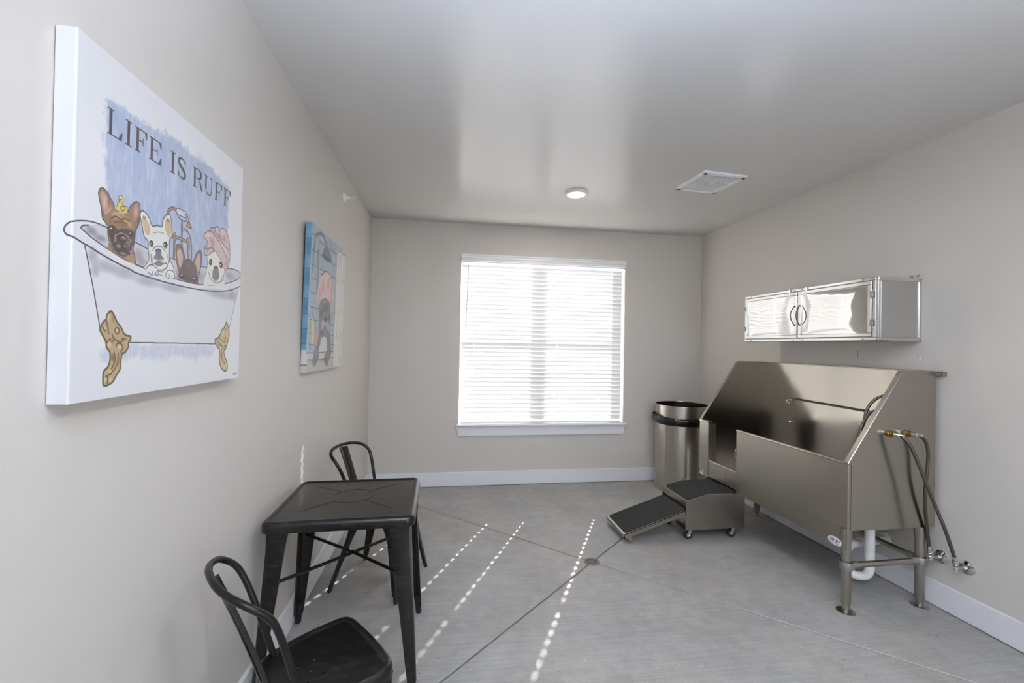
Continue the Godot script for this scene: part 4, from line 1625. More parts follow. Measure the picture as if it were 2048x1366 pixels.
func wash(p: Array, c: Color, a: float) -> void:
	# watercolour: ragged layers over one another, thinner and thicker in streaks
	var nz := noise_at(0.02, 4, 5)
	var st := noise_at(0.03, 3, 9)
	for layer in 4:
		var q := []
		for i in p.size():
			var e: Vector2 = p[(i + 1) % p.size()]
			var n := maxi(1, int((e - p[i]).length() / 4.0))
			for k in n:
				var s: Vector2 = p[i].lerp(e, float(k) / n)
				q.append(s + Vector2(nz.get_noise_2d(s.x + 700 * layer, s.y), nz.get_noise_2d(s.x, s.y + 500 * layer)) * (9.0 + 7.0 * layer))
		var before: Image = pic.duplicate()
		fill_shape(q, c, 1.0)
		for y in range(0, pic.get_height()):
			for x in range(0, pic.get_width(), 1):
				var now := pic.get_pixel(x, y)
				var was := before.get_pixel(x, y)
				if now != was:
					var k := clampf(0.30 + 0.35 * st.get_noise_2d(x * 1.6 + 300 * layer, y * 0.35), 0.0, 1.0) * a
					pic.set_pixel(x, y, was.lerp(c, k))


func bar(x0: float, y0: float, x1: float, y1: float, c: Color) -> void:
	var a := spot(x0, y0)
	var b := spot(x1, y1)
	pic.fill_rect(Rect2i(int(round(a.x)), int(round(a.y)), maxi(1, int(round(b.x - a.x))), maxi(1, int(round(b.y - a.y)))), c)


func letter(ch: String, x0: float, x1: float) -> void:
	# tall capitals with thick stems, thin strokes and flat serifs
	var c := rgb(62, 56, 62)
	var y0 := 151.0
	var y1 := 227.0
	var hgt := y1 - y0
	var w := x1 - x0
	var P := func(u: float, v: float) -> Vector2: return spot(x0 + u * w, y0 + v * hgt)
	var st := 12.0
	if ch == "I":
		var m := (x0 + x1) / 2
		bar(m - st / 2, y0, m + st / 2, y1, c)
		bar(x0, y0, x1, y0 + 3.5, c)
		bar(x0, y1 - 3.5, x1, y1, c)
	elif ch in "LFE":
		bar(x0 + 7, y0, x0 + 7 + st, y1, c)
		bar(x0, y0, x0 + 26 if ch == "L" else x1, y0 + 3.5, c)
		bar(x0, y1 - 3.5, x0 + 26 if ch == "F" else x1, y1, c)
		if ch != "L":
			fill_shape([P.call(1.0, 0.0), P.call(1.0, 0.30), P.call(0.94, 0.30), P.call(0.78, 0.04)], c, 1.0)
			bar(x0 + 12, y0 + hgt * 0.47, x0 + w * 0.66, y0 + hgt * 0.47 + 3.5, c)
			bar(x0 + w * 0.62, y0 + hgt * 0.34, x0 + w * 0.68, y0 + hgt * 0.66, c)
		if ch != "F":
			fill_shape([P.call(1.0, 1.0), P.call(1.02, 0.68), P.call(0.95, 0.68), P.call(0.76, 0.96)], c, 1.0)
	elif ch == "S":
		var p := []
		for q in [[0.86, 0.26], [0.74, 0.09], [0.48, 0.03], [0.2, 0.1], [0.13, 0.25], [0.34, 0.41], [0.66, 0.55], [0.88, 0.72], [0.82, 0.9], [0.52, 0.97], [0.24, 0.91], [0.1, 0.72]]:
			p.append(P.call(q[0], q[1]))
		brush(spline(p, 6), 1.9, c, 7.0)
		bar(x0 + w * 0.84, y0 + 1, x0 + w * 0.92, y0 + hgt * 0.3, c)
		bar(x0 + w * 0.05, y0 + hgt * 0.68, x0 + w * 0.13, y1, c)
	elif ch == "R":
		bar(x0 + 7, y0, x0 + 7 + st, y1, c)
		bar(x0, y0, x0 + w * 0.5, y0 + 3.5, c)
		bar(x0, y1 - 3.5, x0 + 27, y1, c)
		var p := []
		for q in [[0.3, 0.025], [0.55, 0.03], [0.72, 0.1], [0.76, 0.24], [0.7, 0.4], [0.52, 0.48], [0.28, 0.49]]:
			p.append(P.call(q[0], q[1]))
		brush(spline(p, 6), 1.8, c, 6.2)
		p = []
		for q in [[0.48, 0.49], [0.66, 0.62], [0.76, 0.82], [0.86, 0.97], [1.0, 0.96]]:
			p.append(P.call(q[0], q[1]))
		brush(spline(p, 6), 1.8, c, 6.2)
	elif ch == "U":
		bar(x0 + w * 0.14, y0, x0 + w * 0.14 + st, y0 + hgt * 0.72, c)
		bar(x0 + w * 0.82, y0, x0 + w * 0.87, y0 + hgt * 0.7, c)
		bar(x0, y0, x0 + w * 0.45, y0 + 3.5, c)
		bar(x0 + w * 0.68, y0, x1, y0 + 3.5, c)
		var p := []
		for q in [[0.22, 0.68], [0.26, 0.86], [0.42, 0.96], [0.58, 0.97], [0.76, 0.9], [0.845, 0.68]]:
			p.append(P.call(q[0], q[1]))
		brush(spline(p, 6), 3.0, c)


func bathtub_print() -> ImageTexture:
	pic = Image.create(1060, 1000, false, Image.FORMAT_RGB8)
	pic.fill(rgb(240, 240, 244))
	pic_k = 1.0
	pic_x = 60.0
	draw_art(art_bathtub())
	for q in [["L", 112, 173], ["I", 187, 216], ["F", 231, 290], ["E", 302, 367], ["I", 418, 449], ["S", 465, 519], ["R", 567, 643], ["U", 648, 720], ["F", 735, 799], ["F", 815, 878]]:
		letter(q[0], q[1], q[2])
	return ImageTexture.create_from_image(pic)


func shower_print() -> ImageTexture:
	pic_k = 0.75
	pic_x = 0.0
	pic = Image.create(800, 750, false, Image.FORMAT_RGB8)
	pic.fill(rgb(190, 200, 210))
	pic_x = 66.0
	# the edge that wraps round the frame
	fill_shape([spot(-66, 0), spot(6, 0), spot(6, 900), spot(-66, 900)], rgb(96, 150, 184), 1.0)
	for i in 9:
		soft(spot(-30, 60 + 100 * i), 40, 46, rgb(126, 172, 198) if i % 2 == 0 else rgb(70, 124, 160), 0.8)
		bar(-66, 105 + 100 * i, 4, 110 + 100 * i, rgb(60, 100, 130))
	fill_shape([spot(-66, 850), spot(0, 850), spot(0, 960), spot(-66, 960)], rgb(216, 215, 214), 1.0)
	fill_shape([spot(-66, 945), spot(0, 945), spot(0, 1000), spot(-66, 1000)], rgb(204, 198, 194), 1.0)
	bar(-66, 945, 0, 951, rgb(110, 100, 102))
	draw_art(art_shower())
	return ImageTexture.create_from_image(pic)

func art_bathtub() -> Array:  # ink and fills are paled and muted: veiling glare mixed into the print colours
	return [
		["w", "a9b8da", 100, 0, [108,132,170,123,236,131,338,118,456,98,574,117,696,108,870,148,856,185,858,283,858,382,855,501,649,530,475,535,429,535,308,528,241,518,243,520,122,503,115,477,112,423,112,359,106,281,107,197]],
		["b", "9fb0d6", 45, 0, [134,158,23,50]],
		["b", "9fb0d6", 45, 0, [171,209,38,86]],
		["b", "9fb0d6", 45, 0, [252,266,43,120]],
		["b", "9fb0d6", 45, 0, [373,219,41,99]],
		["b", "9fb0d6", 45, 0, [618,160,55,91]],
		["b", "9fb0d6", 45, 0, [509,276,69,108]],
		["b", "9fb0d6", 45, 0, [478,356,28,66]],
		["b", "9fb0d6", 45, 0, [735,330,31,76]],
		["b", "9fb0d6", 45, 0, [381,370,20,50]],
		["b", "9fb0d6", 45, 0, [635,474,28,58]],
		["b", "d5dbea", 50, 0, [309,196,22,95]],
		["b", "d5dbea", 50, 0, [442,245,27,104]],
		["b", "d5dbea", 50, 0, [524,315,19,54]],
		["b", "d5dbea", 50, 0, [603,350,21,86]],
		["b", "d5dbea", 50, 0, [212,368,13,45]],
		["w", "c9cee4", 70, 0, [231,842,391,845,771,847,754,885,581,892,481,884,376,891,275,878,212,890,136,901,112,874,130,857]],
		["p", "e9e8ee", 100, 1, [-19,528,-10,520,-3,516,19,508,52,501,85,499,122,502,243,517,241,516,308,526,429,533,474,533,649,528,695,522,849,504,912,495,973,496,1009,507,1007,534,1004,563,895,595,793,611,699,620,587,624,468,624,356,621,243,613,235,610,169,598,109,585,53,570,38,567,-5,555,-17,550,-23,540]],
		["p", "d2d0d8", 100, 1, [24,525,34,517,52,512,85,502,122,503,243,518,241,517,308,527,429,534,474,534,649,530,849,505,913,496,973,497,997,505,990,522,952,541,859,569,728,593,640,601,576,604,467,603,367,600,297,593,243,587,307,594,248,586,194,580,138,566,91,553,53,540,27,528]],
		["b", "84838c", 75, 0, [63,527,30,14]],
		["b", "84838c", 75, 0, [96,538,31,14]],
		["b", "9a99a2", 75, 0, [57,518,24,8]],
		["b", "9a99a2", 75, 0, [261,555,32,28]],
		["b", "9a99a2", 75, 0, [281,574,33,19]],
		["b", "9a9aa4", 75, 0, [480,583,28,24]],
		["b", "a3a2ab", 75, 0, [644,570,34,32]],
		["b", "a3a2ab", 75, 0, [885,530,66,23]],
		["p", "e9e8ed", 100, 0, [39,570,53,572,109,585,169,598,235,610,243,613,356,621,468,624,587,624,699,620,793,611,895,595,974,580,970,578,930,688,891,793,777,839,434,837,224,836,111,809,102,792,70,672]],
		["b", "9a98a6", 60, 0, [68,594,27,32]],
		["b", "9a98a6", 60, 0, [119,614,54,25]],
		["b", "9a98a6", 60, 0, [193,620,67,27]],
		["b", "9a98a6", 60, 0, [305,632,87,24]],
		["b", "9a98a6", 60, 0, [455,637,106,21]],
		["b", "9a98a6", 60, 0, [807,624,172,25]],
		["b", "9a98a6", 60, 0, [919,613,60,34]],
		["b", "9a98a6", 60, 0, [79,633,22,24]],
		["s", "45434e", 100, 4, [-10,520,-3,516,19,508,52,501,85,499,122,502]],
		["s", "45434e", 100, 4, [243,517,307,526,308,527]],
		["s", "45434e", 100, 3, [429,533,474,534]],
		["s", "45434e", 100, 3, [641,530,695,523]],
		["s", "45434e", 100, 4, [849,504,912,495,973,496,1005,507,990,522,952,541,859,569,728,593,640,601,576,604,467,603,367,600,297,593,243,587]],
		["s", "45434e", 100, 4, [307,594,248,586,194,580,138,566,91,553,53,540,27,528,24,525,34,517,52,512]],
		["s", "45434e", 100, 5, [-10,520,-19,528,-23,540,-17,550,-5,555,38,567,53,570,109,585,169,598,235,610,243,613,356,621,468,624,587,624,699,620,793,611,895,595,1004,563]],
		["s", "45434e", 100, 4, [39,572,70,672,102,793]],
		["s", "45434e", 100, 3, [974,578,930,688,888,786]],
		["s", "45434e", 100, 4, [231,836,434,837,771,840]],
		["s", "45434e", 100, 13, [409,381,420,364,441,352,464,352]],
		["s", "a98878", 100, 8, [409,381,420,364,441,352,464,352]],
		["s", "45434e", 100, 26, [473,354,521,354]],
		["s", "dcdce2", 100, 20, [473,354,521,354]],
		["s", "45434e", 100, 4, [464,358,479,376,522,379,536,357]],
		["s", "45434e", 100, 9, [521,354,544,355,547,374]],
		["s", "c9c9cf", 100, 4, [521,354,544,355,547,374]],
		["p", "b99a5c", 100, 1, [530,395,544,373,565,392,548,395]],
		["s", "45434e", 100, 4, [530,395,544,373,565,392,548,395,530,395]],
		["s", "5d4a48", 100, 11, [500,384,501,470]],
		["s", "b0917c", 100, 5, [500,384,501,470]],
		["s", "5d4a48", 100, 8, [513,408,543,416,564,446,570,513]],
		["s", "b0917c", 100, 3, [513,408,543,416,564,446,570,513]],
		["s", "5d4a48", 100, 13, [442,450,550,452]],
		["s", "b0917c", 100, 7, [442,450,550,452]],
		["s", "5d4a48", 100, 12, [454,459,454,531]],
		["s", "b0917c", 100, 6, [454,459,454,531]],
		["s", "5d4a48", 100, 15, [547,461,549,518]],
		["s", "b0917c", 100, 9, [547,461,549,518]],
		["s", "5d4a48", 100, 12, [498,460,506,486]],
		["s", "b0917c", 100, 6, [498,460,506,486]],
		["s", "5d4a48", 100, 13, [455,440,458,466]],
		["s", "b0917c", 100, 7, [455,440,458,466]],
		["s", "5d4a48", 100, 18, [542,443,547,461]],
		["s", "b0917c", 100, 12, [542,443,547,461]],
		["s", "5d4a48", 100, 14, [499,408,501,418]],
		["s", "b0917c", 100, 8, [499,408,501,418]],
		["p", "9b7a5c", 100, 1, [107,483,102,480,95,449,86,422,85,408,94,395,111,395,132,412,149,433,153,438,166,438,197,438,206,431,217,413,233,396,247,388,259,391,264,411,262,437,254,463,244,484,241,513,235,540,244,566,248,586,194,580,138,566,124,563,128,546,134,541,125,526,123,494]],
		["p", "c3978c", 100, 1, [91,414,100,403,117,413,132,431,135,446,118,463,106,462,97,438]],
		["b", "e6c9c6", 70, 0, [108,429,8,25]],
		["b", "6f4a3c", 60, 0, [126,424,7,25]],
		["b", "6f4a3c", 50, 0, [103,463,7,12]],
		["p", "b98a78", 100, 1, [230,414,245,393,256,402,255,430,235,452,231,437]],
		["b", "e2c0b8", 70, 0, [244,421,8,20]],
		["b", "5d4036", 60, 0, [257,448,8,18]],
		["b", "c9a983", 80, 0, [159,456,28,15]],
		["b", "bd9768", 70, 0, [197,459,29,17]],
		["b", "7a5a3e", 60, 0, [182,476,35,11]],
		["b", "caa57a", 70, 0, [217,467,16,15]],
		["b", "7c5d44", 60, 0, [132,480,11,12]],
		["p", "51423f", 92, 1, [127,495,148,488,167,496,182,488,199,486,225,484,239,490,240,523,230,552,210,569,175,572,150,559,134,532,126,517]],
		["b", "3a2f30", 70, 0, [142,517,18,17]],
		["b", "3a2f30", 70, 0, [187,556,26,13]],
		["b", "8a6a4c", 60, 0, [232,514,10,18]],
		["s", "9a8a8a", 100, 6, [155,532,156,516,180,502,205,505,224,521]],
		["s", "a29393", 100, 6, [196,541,217,554,230,548,233,531]],
		["b", "b9abae", 75, 0, [169,545,13,8]],
		["s", "2e2628", 100, 5, [167,516,183,510,199,511,196,523,183,530,171,526,167,516]],
		["s", "2e2628", 100, 5, [183,530,185,548,177,558]],
		["s", "2e2628", 100, 5, [155,541,162,557,177,558,197,545,220,559]],
		["s", "2e2628", 100, 4, [159,511,179,499,209,502]],
		["s", "6b4f38", 100, 5, [136,471,154,460,176,463,198,455,218,458]],
		["s", "6b4f38", 100, 4, [148,479,176,469,205,471]],
		["s", "c7a57c", 100, 5, [141,457,166,446,191,447]],
		["b", "b3a5a8", 80, 0, [192,515,17,6]],
		["b", "b9abac", 80, 0, [190,563,19,5]],
		["b", "a8999a", 60, 0, [212,528,16,13]],
		["p", "2a2426", 100, 1, [132,498,142,493,150,500,144,507,133,505]],
		["p", "2a2426", 100, 1, [213,492,227,490,232,495,222,501,214,498]],
		["p", "f2f0f0", 100, 1, [133,499,141,498,142,500,135,502]],
		["p", "f2f0f0", 100, 1, [217,494,223,493,222,496,217,496]],
		["p", "b9936a", 80, 1, [200,572,234,556,244,566,248,586,221,584]],
		["b", "a07a58", 60, 0, [134,555,8,12]],
		["s", "45434e", 100, 4, [123,494,107,483,102,480,95,449,86,422,85,408,94,395,111,395,132,412,149,433]],
		["s", "45434e", 100, 4, [206,431,217,413,233,396,247,388,259,391,264,411,262,437,254,463,244,484,241,513,235,540,244,566,248,586]],
		["s", "45434e", 100, 3, [123,494,125,526,134,545,150,566]],
		["p", "e7cf62", 100, 1, [158,430,161,419,167,412,166,397,174,390,184,393,185,404,181,412,187,418,203,417,204,428,191,440,175,442,163,438]],
		["b", "c9a038", 70, 0, [184,433,16,6]],
		["b", "f4ecb8", 70, 0, [172,395,6,4]],
		["p", "a8602e", 100, 1, [166,404,176,402,174,408,167,411]],
		["p", "2a2426", 100, 1, [176,400,179,399,179,402,176,403]],
		["s", "8a6d2a", 100, 4, [172,431,181,421,194,422,191,430,177,436]],
		["s", "45434e", 100, 2, [158,430,161,419,167,412,166,397,174,390,184,393,185,404,181,412,187,418,203,417,204,428]],
		["p", "eeede8", 100, 1, [287,489,285,487,275,456,265,430,266,416,276,408,292,411,311,425,327,445,351,437,378,434,383,414,395,395,414,381,429,388,437,421,439,452,425,473,428,507,428,541,452,563,464,601,367,600,287,590,311,562,308,531,306,497]],
		["p", "d8bc9f", 100, 1, [273,428,289,426,312,444,317,460,311,479,294,478,280,455]],
		["b", "6d5b4a", 55, 0, [285,428,12,9]],
		["p", "d9b896", 100, 1, [399,412,412,396,430,404,435,442,423,461,405,449,397,431]],
		["b", "6d5b4a", 55, 0, [412,403,15,10]],
		["p", "3b3638", 100, 1, [312,505,319,495,330,494,336,503,331,513,319,515]],
		["p", "3b3638", 100, 1, [389,494,395,483,408,481,414,489,411,500,398,504]],
		["p", "f6f6f6", 100, 1, [315,505,322,503,322,506,316,507]],
		["p", "f6f6f6", 100, 1, [393,492,400,490,400,494,394,495]],
		["b", "aaa6a2", 60, 0, [323,512,13,7]],
		["b", "aaa6a2", 60, 0, [404,503,12,7]],
		["p", "6a666a", 90, 1, [348,521,365,514,378,519,382,534,395,542,366,552,339,551,349,536]],
		["b", "8b878a", 70, 0, [365,546,37,12]],
		["p", "8a8588", 100, 1, [344,566,366,558,391,558,383,569,363,574,348,571]],
		["s", "8f8b8d", 100, 6, [326,542,331,571,367,589,409,573,425,544]],
		["s", "9a9698", 100, 5, [333,526,341,514,365,504,385,505,403,517]],
		["s", "7a7678", 100, 5, [342,570,366,557,395,560,412,554]],
		["b", "b5b1ae", 60, 0, [383,587,21,10]],
		["s", "4b474a", 100, 5, [349,522,365,515,377,518]],
		["s", "57535a", 100, 4, [366,537,367,549]],
		["s", "9a9698", 100, 4, [330,553,336,565]],
		["s", "9a9698", 100, 4, [411,520,418,537]],
		["s", "b0aca8", 100, 4, [336,466,363,457,392,455]],
		["b", "c2beb8", 60, 0, [314,539,9,21]],
		["b", "c2beb8", 60, 0, [422,518,8,23]],
		["p", "f0efeb", 100, 1, [302,591,315,579,335,575,359,584,364,603,332,609,312,603]],
		["s", "45434e", 100, 3, [302,591,315,579,335,575,359,584,364,603,355,606,349,593]],
		["s", "45434e", 100, 3, [312,603,332,609,333,595]],
		["s", "45434e", 100, 2, [355,605,343,606]],
		["p", "f0efeb", 100, 1, [407,592,422,579,448,577,463,591,461,604,414,606]],
		["s", "45434e", 100, 3, [407,594,422,579,448,577,463,591,461,604,447,603,444,591]],
		["s", "45434e", 100, 3, [407,594,416,606,429,605,427,592]],
		["s", "45434e", 100, 4, [306,499,287,489,275,456,265,430,266,416,276,408,292,411,311,425,327,445,351,437,378,434,383,414,395,395,414,381,429,388,437,421,439,452,425,473,428,507,427,546]],
		["s", "45434e", 100, 3, [308,501,309,530,313,561,287,590]],
		["s", "45434e", 100, 3, [429,541,452,563,464,601]],
		["p", "8d6c62", 100, 1, [464,489,477,474,496,477,516,495,527,523,508,541,495,576,483,572,470,536]],
		["p", "cdaea4", 100, 1, [473,503,492,489,511,510,509,532,494,559,480,534]],
		["p", "8d6c62", 100, 1, [583,522,598,490,624,468,641,470,645,505,638,536,628,567,605,539]],
		["p", "cdaea4", 100, 1, [596,517,619,480,633,490,632,537,621,554,605,533]],
		["p", "6a5957", 100, 1, [485,580,503,550,527,522,557,515,583,522,605,541,620,569,618,602,576,604,515,601,485,596]],
		["b", "4c4142", 60, 0, [549,590,57,14]],
		["b", "8c7669", 50, 0, [552,541,25,16]],
		["p", "2a2426", 100, 1, [500,580,514,578,522,587,512,594,500,593]],
		["p", "2a2426", 100, 1, [585,579,601,577,608,585,599,592,586,592]],
		["p", "f2f0f0", 100, 1, [503,582,511,581,511,585,503,586]],
		["p", "f2f0f0", 100, 1, [588,582,596,581,596,586,589,587]],
		["s", "45434e", 100, 3, [483,572,470,536,464,489,477,474,496,477,516,495,527,523,557,515,583,522,598,490,624,468,641,470,645,505,638,536,628,567,619,580]],
		["p", "eceae2", 100, 1, [657,597,681,538,689,510,684,477,723,457,772,445,820,471,839,514,853,569,728,593]],
		["p", "77737a", 92, 1, [744,513,759,507,776,507,785,522,790,553,765,570,737,564,732,543]],
		["p", "4a464a", 100, 1, [744,514,759,507,775,508,769,517,750,520]],
		["p", "3b3638", 100, 1, [701,498,712,485,725,488,728,503,716,512,704,509]],
		["p", "3b3638", 100, 1, [789,494,797,482,815,483,819,497,809,509,795,506]],
		["p", "f2f0f0", 100, 1, [705,498,713,496,713,501,705,502]],
		["p", "f2f0f0", 100, 1, [794,495,803,493,803,497,794,499]],
		["s", "8f8b8d", 100, 5, [702,541,715,564,765,579,817,560,833,531]],
		["s", "45434e", 100, 3, [657,597,681,538,689,510,684,477]],
		["s", "45434e", 100, 3, [837,517,853,569]],
		["b", "b8b4b0", 60, 0, [823,552,20,19]],
		["p", "d9bfbf", 100, 1, [670,477,666,450,685,419,658,407,661,392,698,371,712,356,752,345,764,333,787,346,813,331,848,341,878,377,888,442,879,481,849,512,831,505,807,480,773,457,747,445,699,471]],
		["b", "f0e0e0", 70, 0, [695,389,29,9]],
		["b", "f0e0e0", 70, 0, [755,350,15,12]],
		["b", "f0e0e0", 70, 0, [814,349,20,15]],
		["b", "f0e0e0", 70, 0, [803,409,40,19]],
		["b", "f0e0e0", 70, 0, [844,417,17,29]],
		["b", "b08a8c", 65, 0, [737,367,15,12]],
		["b", "b08a8c", 65, 0, [683,449,14,24]],
		["b", "b08a8c", 65, 0, [782,372,16,18]],
		["b", "b08a8c", 65, 0, [828,374,13,22]],
		["b", "b08a8c", 65, 0, [732,408,15,21]],
		["b", "b08a8c", 65, 0, [854,481,20,19]],
		["s", "8c6a70", 100, 5, [698,371,725,370,763,390,817,423,868,466]],
		["s", "8c6a70", 100, 5, [752,345,750,364,783,385,837,406,873,418]],
		["s", "8c6a70", 100, 5, [787,346,782,366,816,384]],
		["s", "8c6a70", 100, 5, [708,396,721,418,747,445]],
		["s", "8c6a70", 100, 5, [669,450,692,448,716,437,744,444]],
		["s", "45434e", 100, 3, [699,471,670,477,666,450,685,419,658,407,661,392,698,371,712,356,752,345,764,333,787,346,813,331,848,341,878,377,888,442,879,481,849,512,831,505,807,480,773,457,747,445,699,471]],
		["p", "c2a67c", 100, 1, [103,796,114,777,126,769,129,756,141,744,151,747,164,763,173,776,189,789,201,806,215,814,232,816,234,824,225,836,223,851,208,867,196,871,190,902,189,917,173,936,160,952,140,961,122,960,119,943,121,921,138,907,145,888,145,866,131,851,126,832,114,816,104,803]],
		["b", "ead9ac", 80, 0, [135,761,10,13]],
		["b", "a3754a", 80, 0, [156,763,10,15]],
		["b", "ead9ac", 80, 0, [118,793,8,12]],
		["b", "ead9ac", 80, 0, [170,799,13,11]],
		["b", "8a6038", 80, 0, [152,831,13,11]],
		["b", "ead9ac", 80, 0, [184,849,13,11]],
		["b", "ead9ac", 80, 0, [142,841,10,11]],
		["b", "7a5a38", 80, 0, [158,881,13,17]],
		["b", "e8d878", 80, 0, [146,922,15,9]],
		["b", "ecdfb4", 80, 0, [129,943,8,11]],
		["b", "ecdfb4", 80, 0, [149,947,7,11]],
		["b", "a97a52", 70, 0, [180,889,8,19]],
		["s", "5d4a3c", 100, 6, [103,796,114,777,126,769,129,756,141,744,151,747,164,763,173,776,189,789,201,806,215,814,232,816,234,824,225,836,223,851,208,867,196,871,190,902,189,917,173,936,160,952,140,961,122,960,119,943,121,921,138,907,145,888,145,866,131,851,126,832,114,816,104,803,103,796]],
		["s", "6a4c34", 100, 5, [162,800,168,792,178,793,180,805,171,809,162,801]],
		["s", "6a4c34", 100, 5, [152,813,163,826,185,834,201,828]],
		["s", "6a4c34", 100, 5, [114,790,118,799,124,802]],
		["s", "6a4c34", 100, 5, [135,800,138,810]],
		["s", "6a4c34", 100, 5, [169,849,174,839,190,840,199,851,188,867]],
		["s", "6a4c34", 100, 5, [130,836,145,824]],
		["s", "6a4c34", 100, 5, [161,864,167,889,152,915]],
		["s", "6a4c34", 100, 5, [180,870,176,901,154,925]],
		["s", "6a4c34", 100, 5, [138,935,137,957]],
		["s", "6a4c34", 100, 5, [129,936,154,927]],
		["s", "6a4c34", 100, 5, [193,824,212,826]],
		["s", "6a4c34", 100, 5, [126,771,136,798]],
		["p", "cdb48a", 100, 1, [866,741,882,757,895,781,894,807,876,845,862,864,850,866,856,897,879,921,886,948,871,961,842,955,817,933,809,902,809,868,790,854,771,838,768,820,789,815,811,799,824,780,847,766]],
		["b", "e6d8bc", 80, 0, [834,793,12,13]],
		["b", "e6d8bc", 80, 0, [818,856,11,13]],
		["b", "8f7450", 70, 0, [829,891,14,18]],
		["b", "e6c89c", 80, 0, [860,946,14,11]],
		["b", "8f7450", 60, 0, [859,816,14,18]],
		["b", "ead9bc", 70, 0, [875,935,7,14]],
		["s", "5d4a3c", 100, 6, [866,741,882,757,895,781,894,807,876,845,862,864,850,866,856,897,879,921,886,948,871,961,842,955,817,933,809,902,809,868,790,854,771,838,768,820,789,815,811,799,824,780,847,766,866,741]],
		["s", "7a6448", 100, 5, [784,822,799,836,827,845]],
		["s", "7a6448", 100, 5, [807,810,826,826,860,831]],
		["s", "7a6448", 100, 5, [799,849,813,845,832,854,824,870]],
		["s", "7a6448", 100, 5, [847,854,861,847,871,850]],
		["s", "7a6448", 100, 5, [828,873,835,910,865,930]],
		["s", "7a6448", 100, 5, [847,766,868,779]],
		["s", "6a6a74", 100, 3, [939,984,946,975,952,983,957,979,965,982,973,978,971,986,979,976,986,981]]]

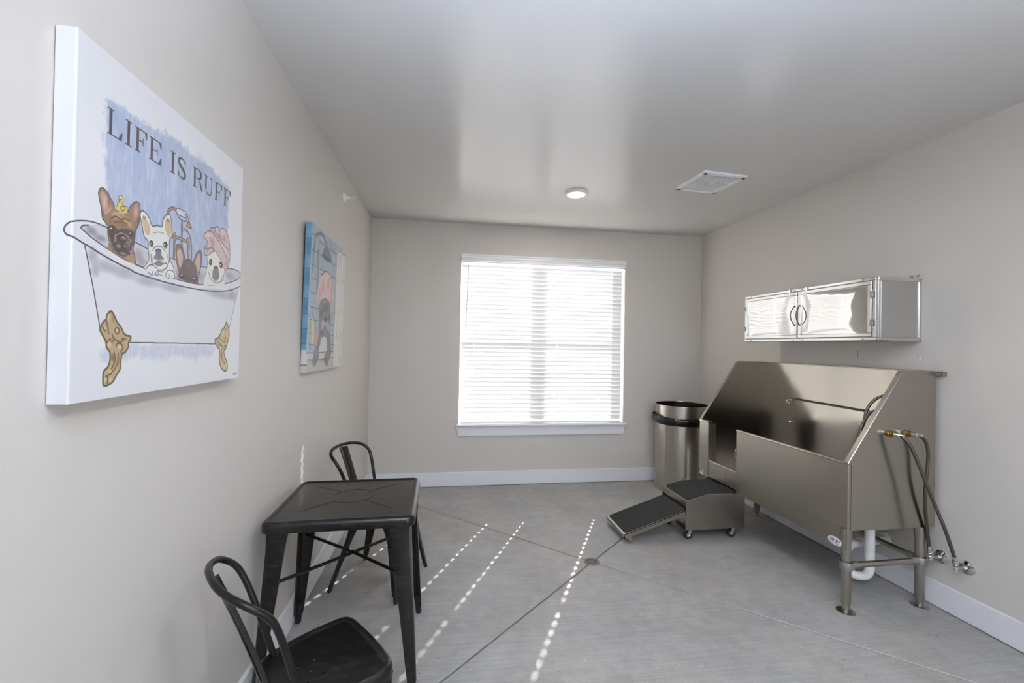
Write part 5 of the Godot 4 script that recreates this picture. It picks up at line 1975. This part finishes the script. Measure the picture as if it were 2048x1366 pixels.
func art_shower() -> Array:  # tile blues painted pale, with the hazy sheen of the canvas front mixed in
	return [
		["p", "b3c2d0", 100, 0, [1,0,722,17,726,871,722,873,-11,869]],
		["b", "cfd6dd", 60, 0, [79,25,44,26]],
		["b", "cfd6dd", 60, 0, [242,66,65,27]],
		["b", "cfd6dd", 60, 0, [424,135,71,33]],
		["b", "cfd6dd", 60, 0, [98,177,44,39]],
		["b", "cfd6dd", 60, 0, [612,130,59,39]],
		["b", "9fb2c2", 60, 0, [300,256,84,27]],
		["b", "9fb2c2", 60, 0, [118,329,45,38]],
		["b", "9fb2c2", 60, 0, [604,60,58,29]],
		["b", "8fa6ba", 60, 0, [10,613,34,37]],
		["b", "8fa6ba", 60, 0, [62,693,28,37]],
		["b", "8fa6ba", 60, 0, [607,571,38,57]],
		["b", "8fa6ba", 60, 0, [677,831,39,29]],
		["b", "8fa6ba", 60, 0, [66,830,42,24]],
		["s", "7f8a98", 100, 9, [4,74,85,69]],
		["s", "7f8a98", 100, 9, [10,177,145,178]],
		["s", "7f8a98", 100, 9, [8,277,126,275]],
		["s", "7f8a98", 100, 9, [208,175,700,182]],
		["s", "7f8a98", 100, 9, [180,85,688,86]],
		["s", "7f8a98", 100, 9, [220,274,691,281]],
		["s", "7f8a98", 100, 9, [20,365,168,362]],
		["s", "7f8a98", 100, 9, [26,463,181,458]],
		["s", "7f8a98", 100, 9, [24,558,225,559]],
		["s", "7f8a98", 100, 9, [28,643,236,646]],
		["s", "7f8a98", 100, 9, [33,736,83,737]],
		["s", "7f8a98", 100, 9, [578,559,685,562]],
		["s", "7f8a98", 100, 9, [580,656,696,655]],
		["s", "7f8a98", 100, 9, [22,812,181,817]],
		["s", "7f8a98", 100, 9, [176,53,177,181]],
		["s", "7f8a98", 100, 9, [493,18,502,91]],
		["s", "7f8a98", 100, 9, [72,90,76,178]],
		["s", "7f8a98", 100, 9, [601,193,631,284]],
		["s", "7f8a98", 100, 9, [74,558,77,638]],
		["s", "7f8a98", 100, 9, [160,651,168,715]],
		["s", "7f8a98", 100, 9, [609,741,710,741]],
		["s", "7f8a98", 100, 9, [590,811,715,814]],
		["p", "d9d7d6", 100, 0, [-11,869,722,871,708,918,319,924,2,915]],
		["p", "cfc8c4", 100, 0, [2,915,319,924,708,918,698,996,0,1000]],
		["b", "a59f9c", 60, 0, [78,925,101,16]],
		["b", "a59f9c", 60, 0, [385,931,120,17]],
		["p", "efedee", 100, 0, [712,24,1012,1,999,1000,717,995]],
		["b", "e6d888", 75, 0, [827,92,56,36]],
		["b", "e6d888", 75, 0, [754,293,54,35]],
		["b", "e6d888", 75, 0, [926,270,58,37]],
		["b", "e6d888", 75, 0, [867,533,56,36]],
		["b", "e6d888", 75, 0, [797,741,54,35]],
		["b", "e6d888", 75, 0, [968,731,58,36]],
		["b", "e6d888", 75, 0, [926,942,57,35]],
		["b", "e6d888", 75, 0, [723,553,52,34]],
		["s", "c3bfc2", 100, 9, [787,25,786,205,797,994]],
		["s", "c3bfc2", 100, 9, [876,29,872,192,901,998]],
		["s", "c3bfc2", 100, 9, [957,36,956,234,977,998]],
		["s", "c3bfc2", 100, 9, [712,24,704,218,703,714,717,992]],
		["s", "5a5a60", 100, 10, [748,27,775,38,755,51]],
		["s", "5a5a60", 100, 10, [823,15,851,26,830,40]],
		["s", "5a5a60", 100, 10, [891,24,919,35,898,49]],
		["s", "5a5a60", 100, 10, [959,19,989,30,967,44]],
		["s", "5a5f6a", 100, 22, [50,318,53,230,60,168,72,90,128,50,205,28,289,33,362,65,385,82]],
		["s", "969ca6", 100, 9, [50,318,53,230,60,168,72,90,128,50,205,28,289,33,362,65,385,82]],
		["s", "6d7480", 100, 40, [167,165,176,299,170,433]],
		["s", "9aa2ae", 100, 22, [169,183,176,299,169,424]],
		["p", "85888e", 100, 1, [379,83,495,112,524,166,467,186,325,187,264,165,285,133,332,100]],
		["p", "62656b", 100, 1, [264,165,321,154,519,157,512,177,431,188,308,185]],
		["p", "e7cdca", 100, 1, [183,476,196,394,258,314,322,295,387,266,496,274,589,340,630,405,643,461,646,441,617,488,590,585,557,547,503,479,361,469,250,507,233,558,201,517]],
		["b", "d08c8c", 75, 0, [317,392,33,68]],
		["b", "d08c8c", 75, 0, [468,350,36,66]],
		["b", "d08c8c", 75, 0, [566,387,37,58]],
		["b", "d08c8c", 75, 0, [242,447,31,44]],
		["b", "d08c8c", 75, 0, [577,476,34,57]],
		["b", "d08c8c", 75, 0, [216,492,21,26]],
		["s", "5a4a4c", 100, 8, [258,314,322,295,387,266,496,274]],
		["s", "5a4a4c", 100, 7, [526,289,589,340]],
		["p", "88868b", 100, 1, [251,512,361,469,503,477,554,518,575,584,577,661,575,737,603,813,627,884,577,931,511,980,429,944,431,896,496,860,472,805,457,759,331,762,292,838,266,860,280,903,228,945,170,966,126,936,139,893,169,843,225,808,249,747,248,676,247,610,233,562]],
		["b", "5e5c62", 80, 0, [420,538,106,41]],
		["b", "5e5c62", 80, 0, [293,593,48,31]],
		["b", "5e5c62", 70, 0, [535,596,36,33]],
		["b", "a9a6a8", 70, 0, [363,492,68,18]],
		["b", "5e5c62", 70, 0, [359,725,102,26]],
		["b", "aaa8ac", 60, 0, [202,868,38,38]],
		["b", "a4a2a6", 60, 0, [535,888,54,32]],
		["p", "bab6b8", 100, 1, [308,709,310,660,364,628,426,647,485,630,560,671,533,724,466,685,416,668,363,689]],
		["p", "48464c", 100, 1, [380,622,420,604,466,619,434,644]],
		["p", "8f8b92", 100, 1, [371,689,412,671,457,685,460,741,413,753,377,734]],
		["p", "2e2c32", 100, 1, [289,565,325,560,332,575,295,579]],
		["p", "2e2c32", 100, 1, [493,573,529,568,534,584,498,588]],
		["p", "eeeeee", 100, 1, [306,567,319,566,320,571,307,572]],
		["p", "eeeeee", 100, 1, [506,574,520,573,521,578,506,579]],
		["p", "e6e5e8", 100, 1, [335,767,457,760,493,837,483,867,293,869,270,851,304,807]],
		["p", "e6dca0", 100, 1, [64,652,114,647,136,790,83,795]],
		["s", "45434e", 100, 10, [99,616,103,647]],
		["p", "dfa294", 100, 1, [161,723,190,714,212,730,218,808,165,811]],
		["s", "45434e", 100, 5, [184,697,186,714]],
		["p", "a9c0ae", 100, 1, [611,751,687,746,703,797,617,801]],
		["s", "55545a", 100, 5, [249,747,225,808,169,843,139,893,126,936,170,966]],
		["s", "55545a", 100, 5, [575,737,603,813,627,884,577,931,511,980]],
		["s", "4c4a50", 100, 5, [191,898,210,928]],
		["s", "4c4a50", 100, 5, [470,929,491,961]],
		["s", "6a6068", 100, 6, [2,915,319,924,708,918]],
		["s", "6a6068", 100, 6, [-11,869,129,870]],
		["s", "6a6068", 100, 6, [280,869,702,870]]]
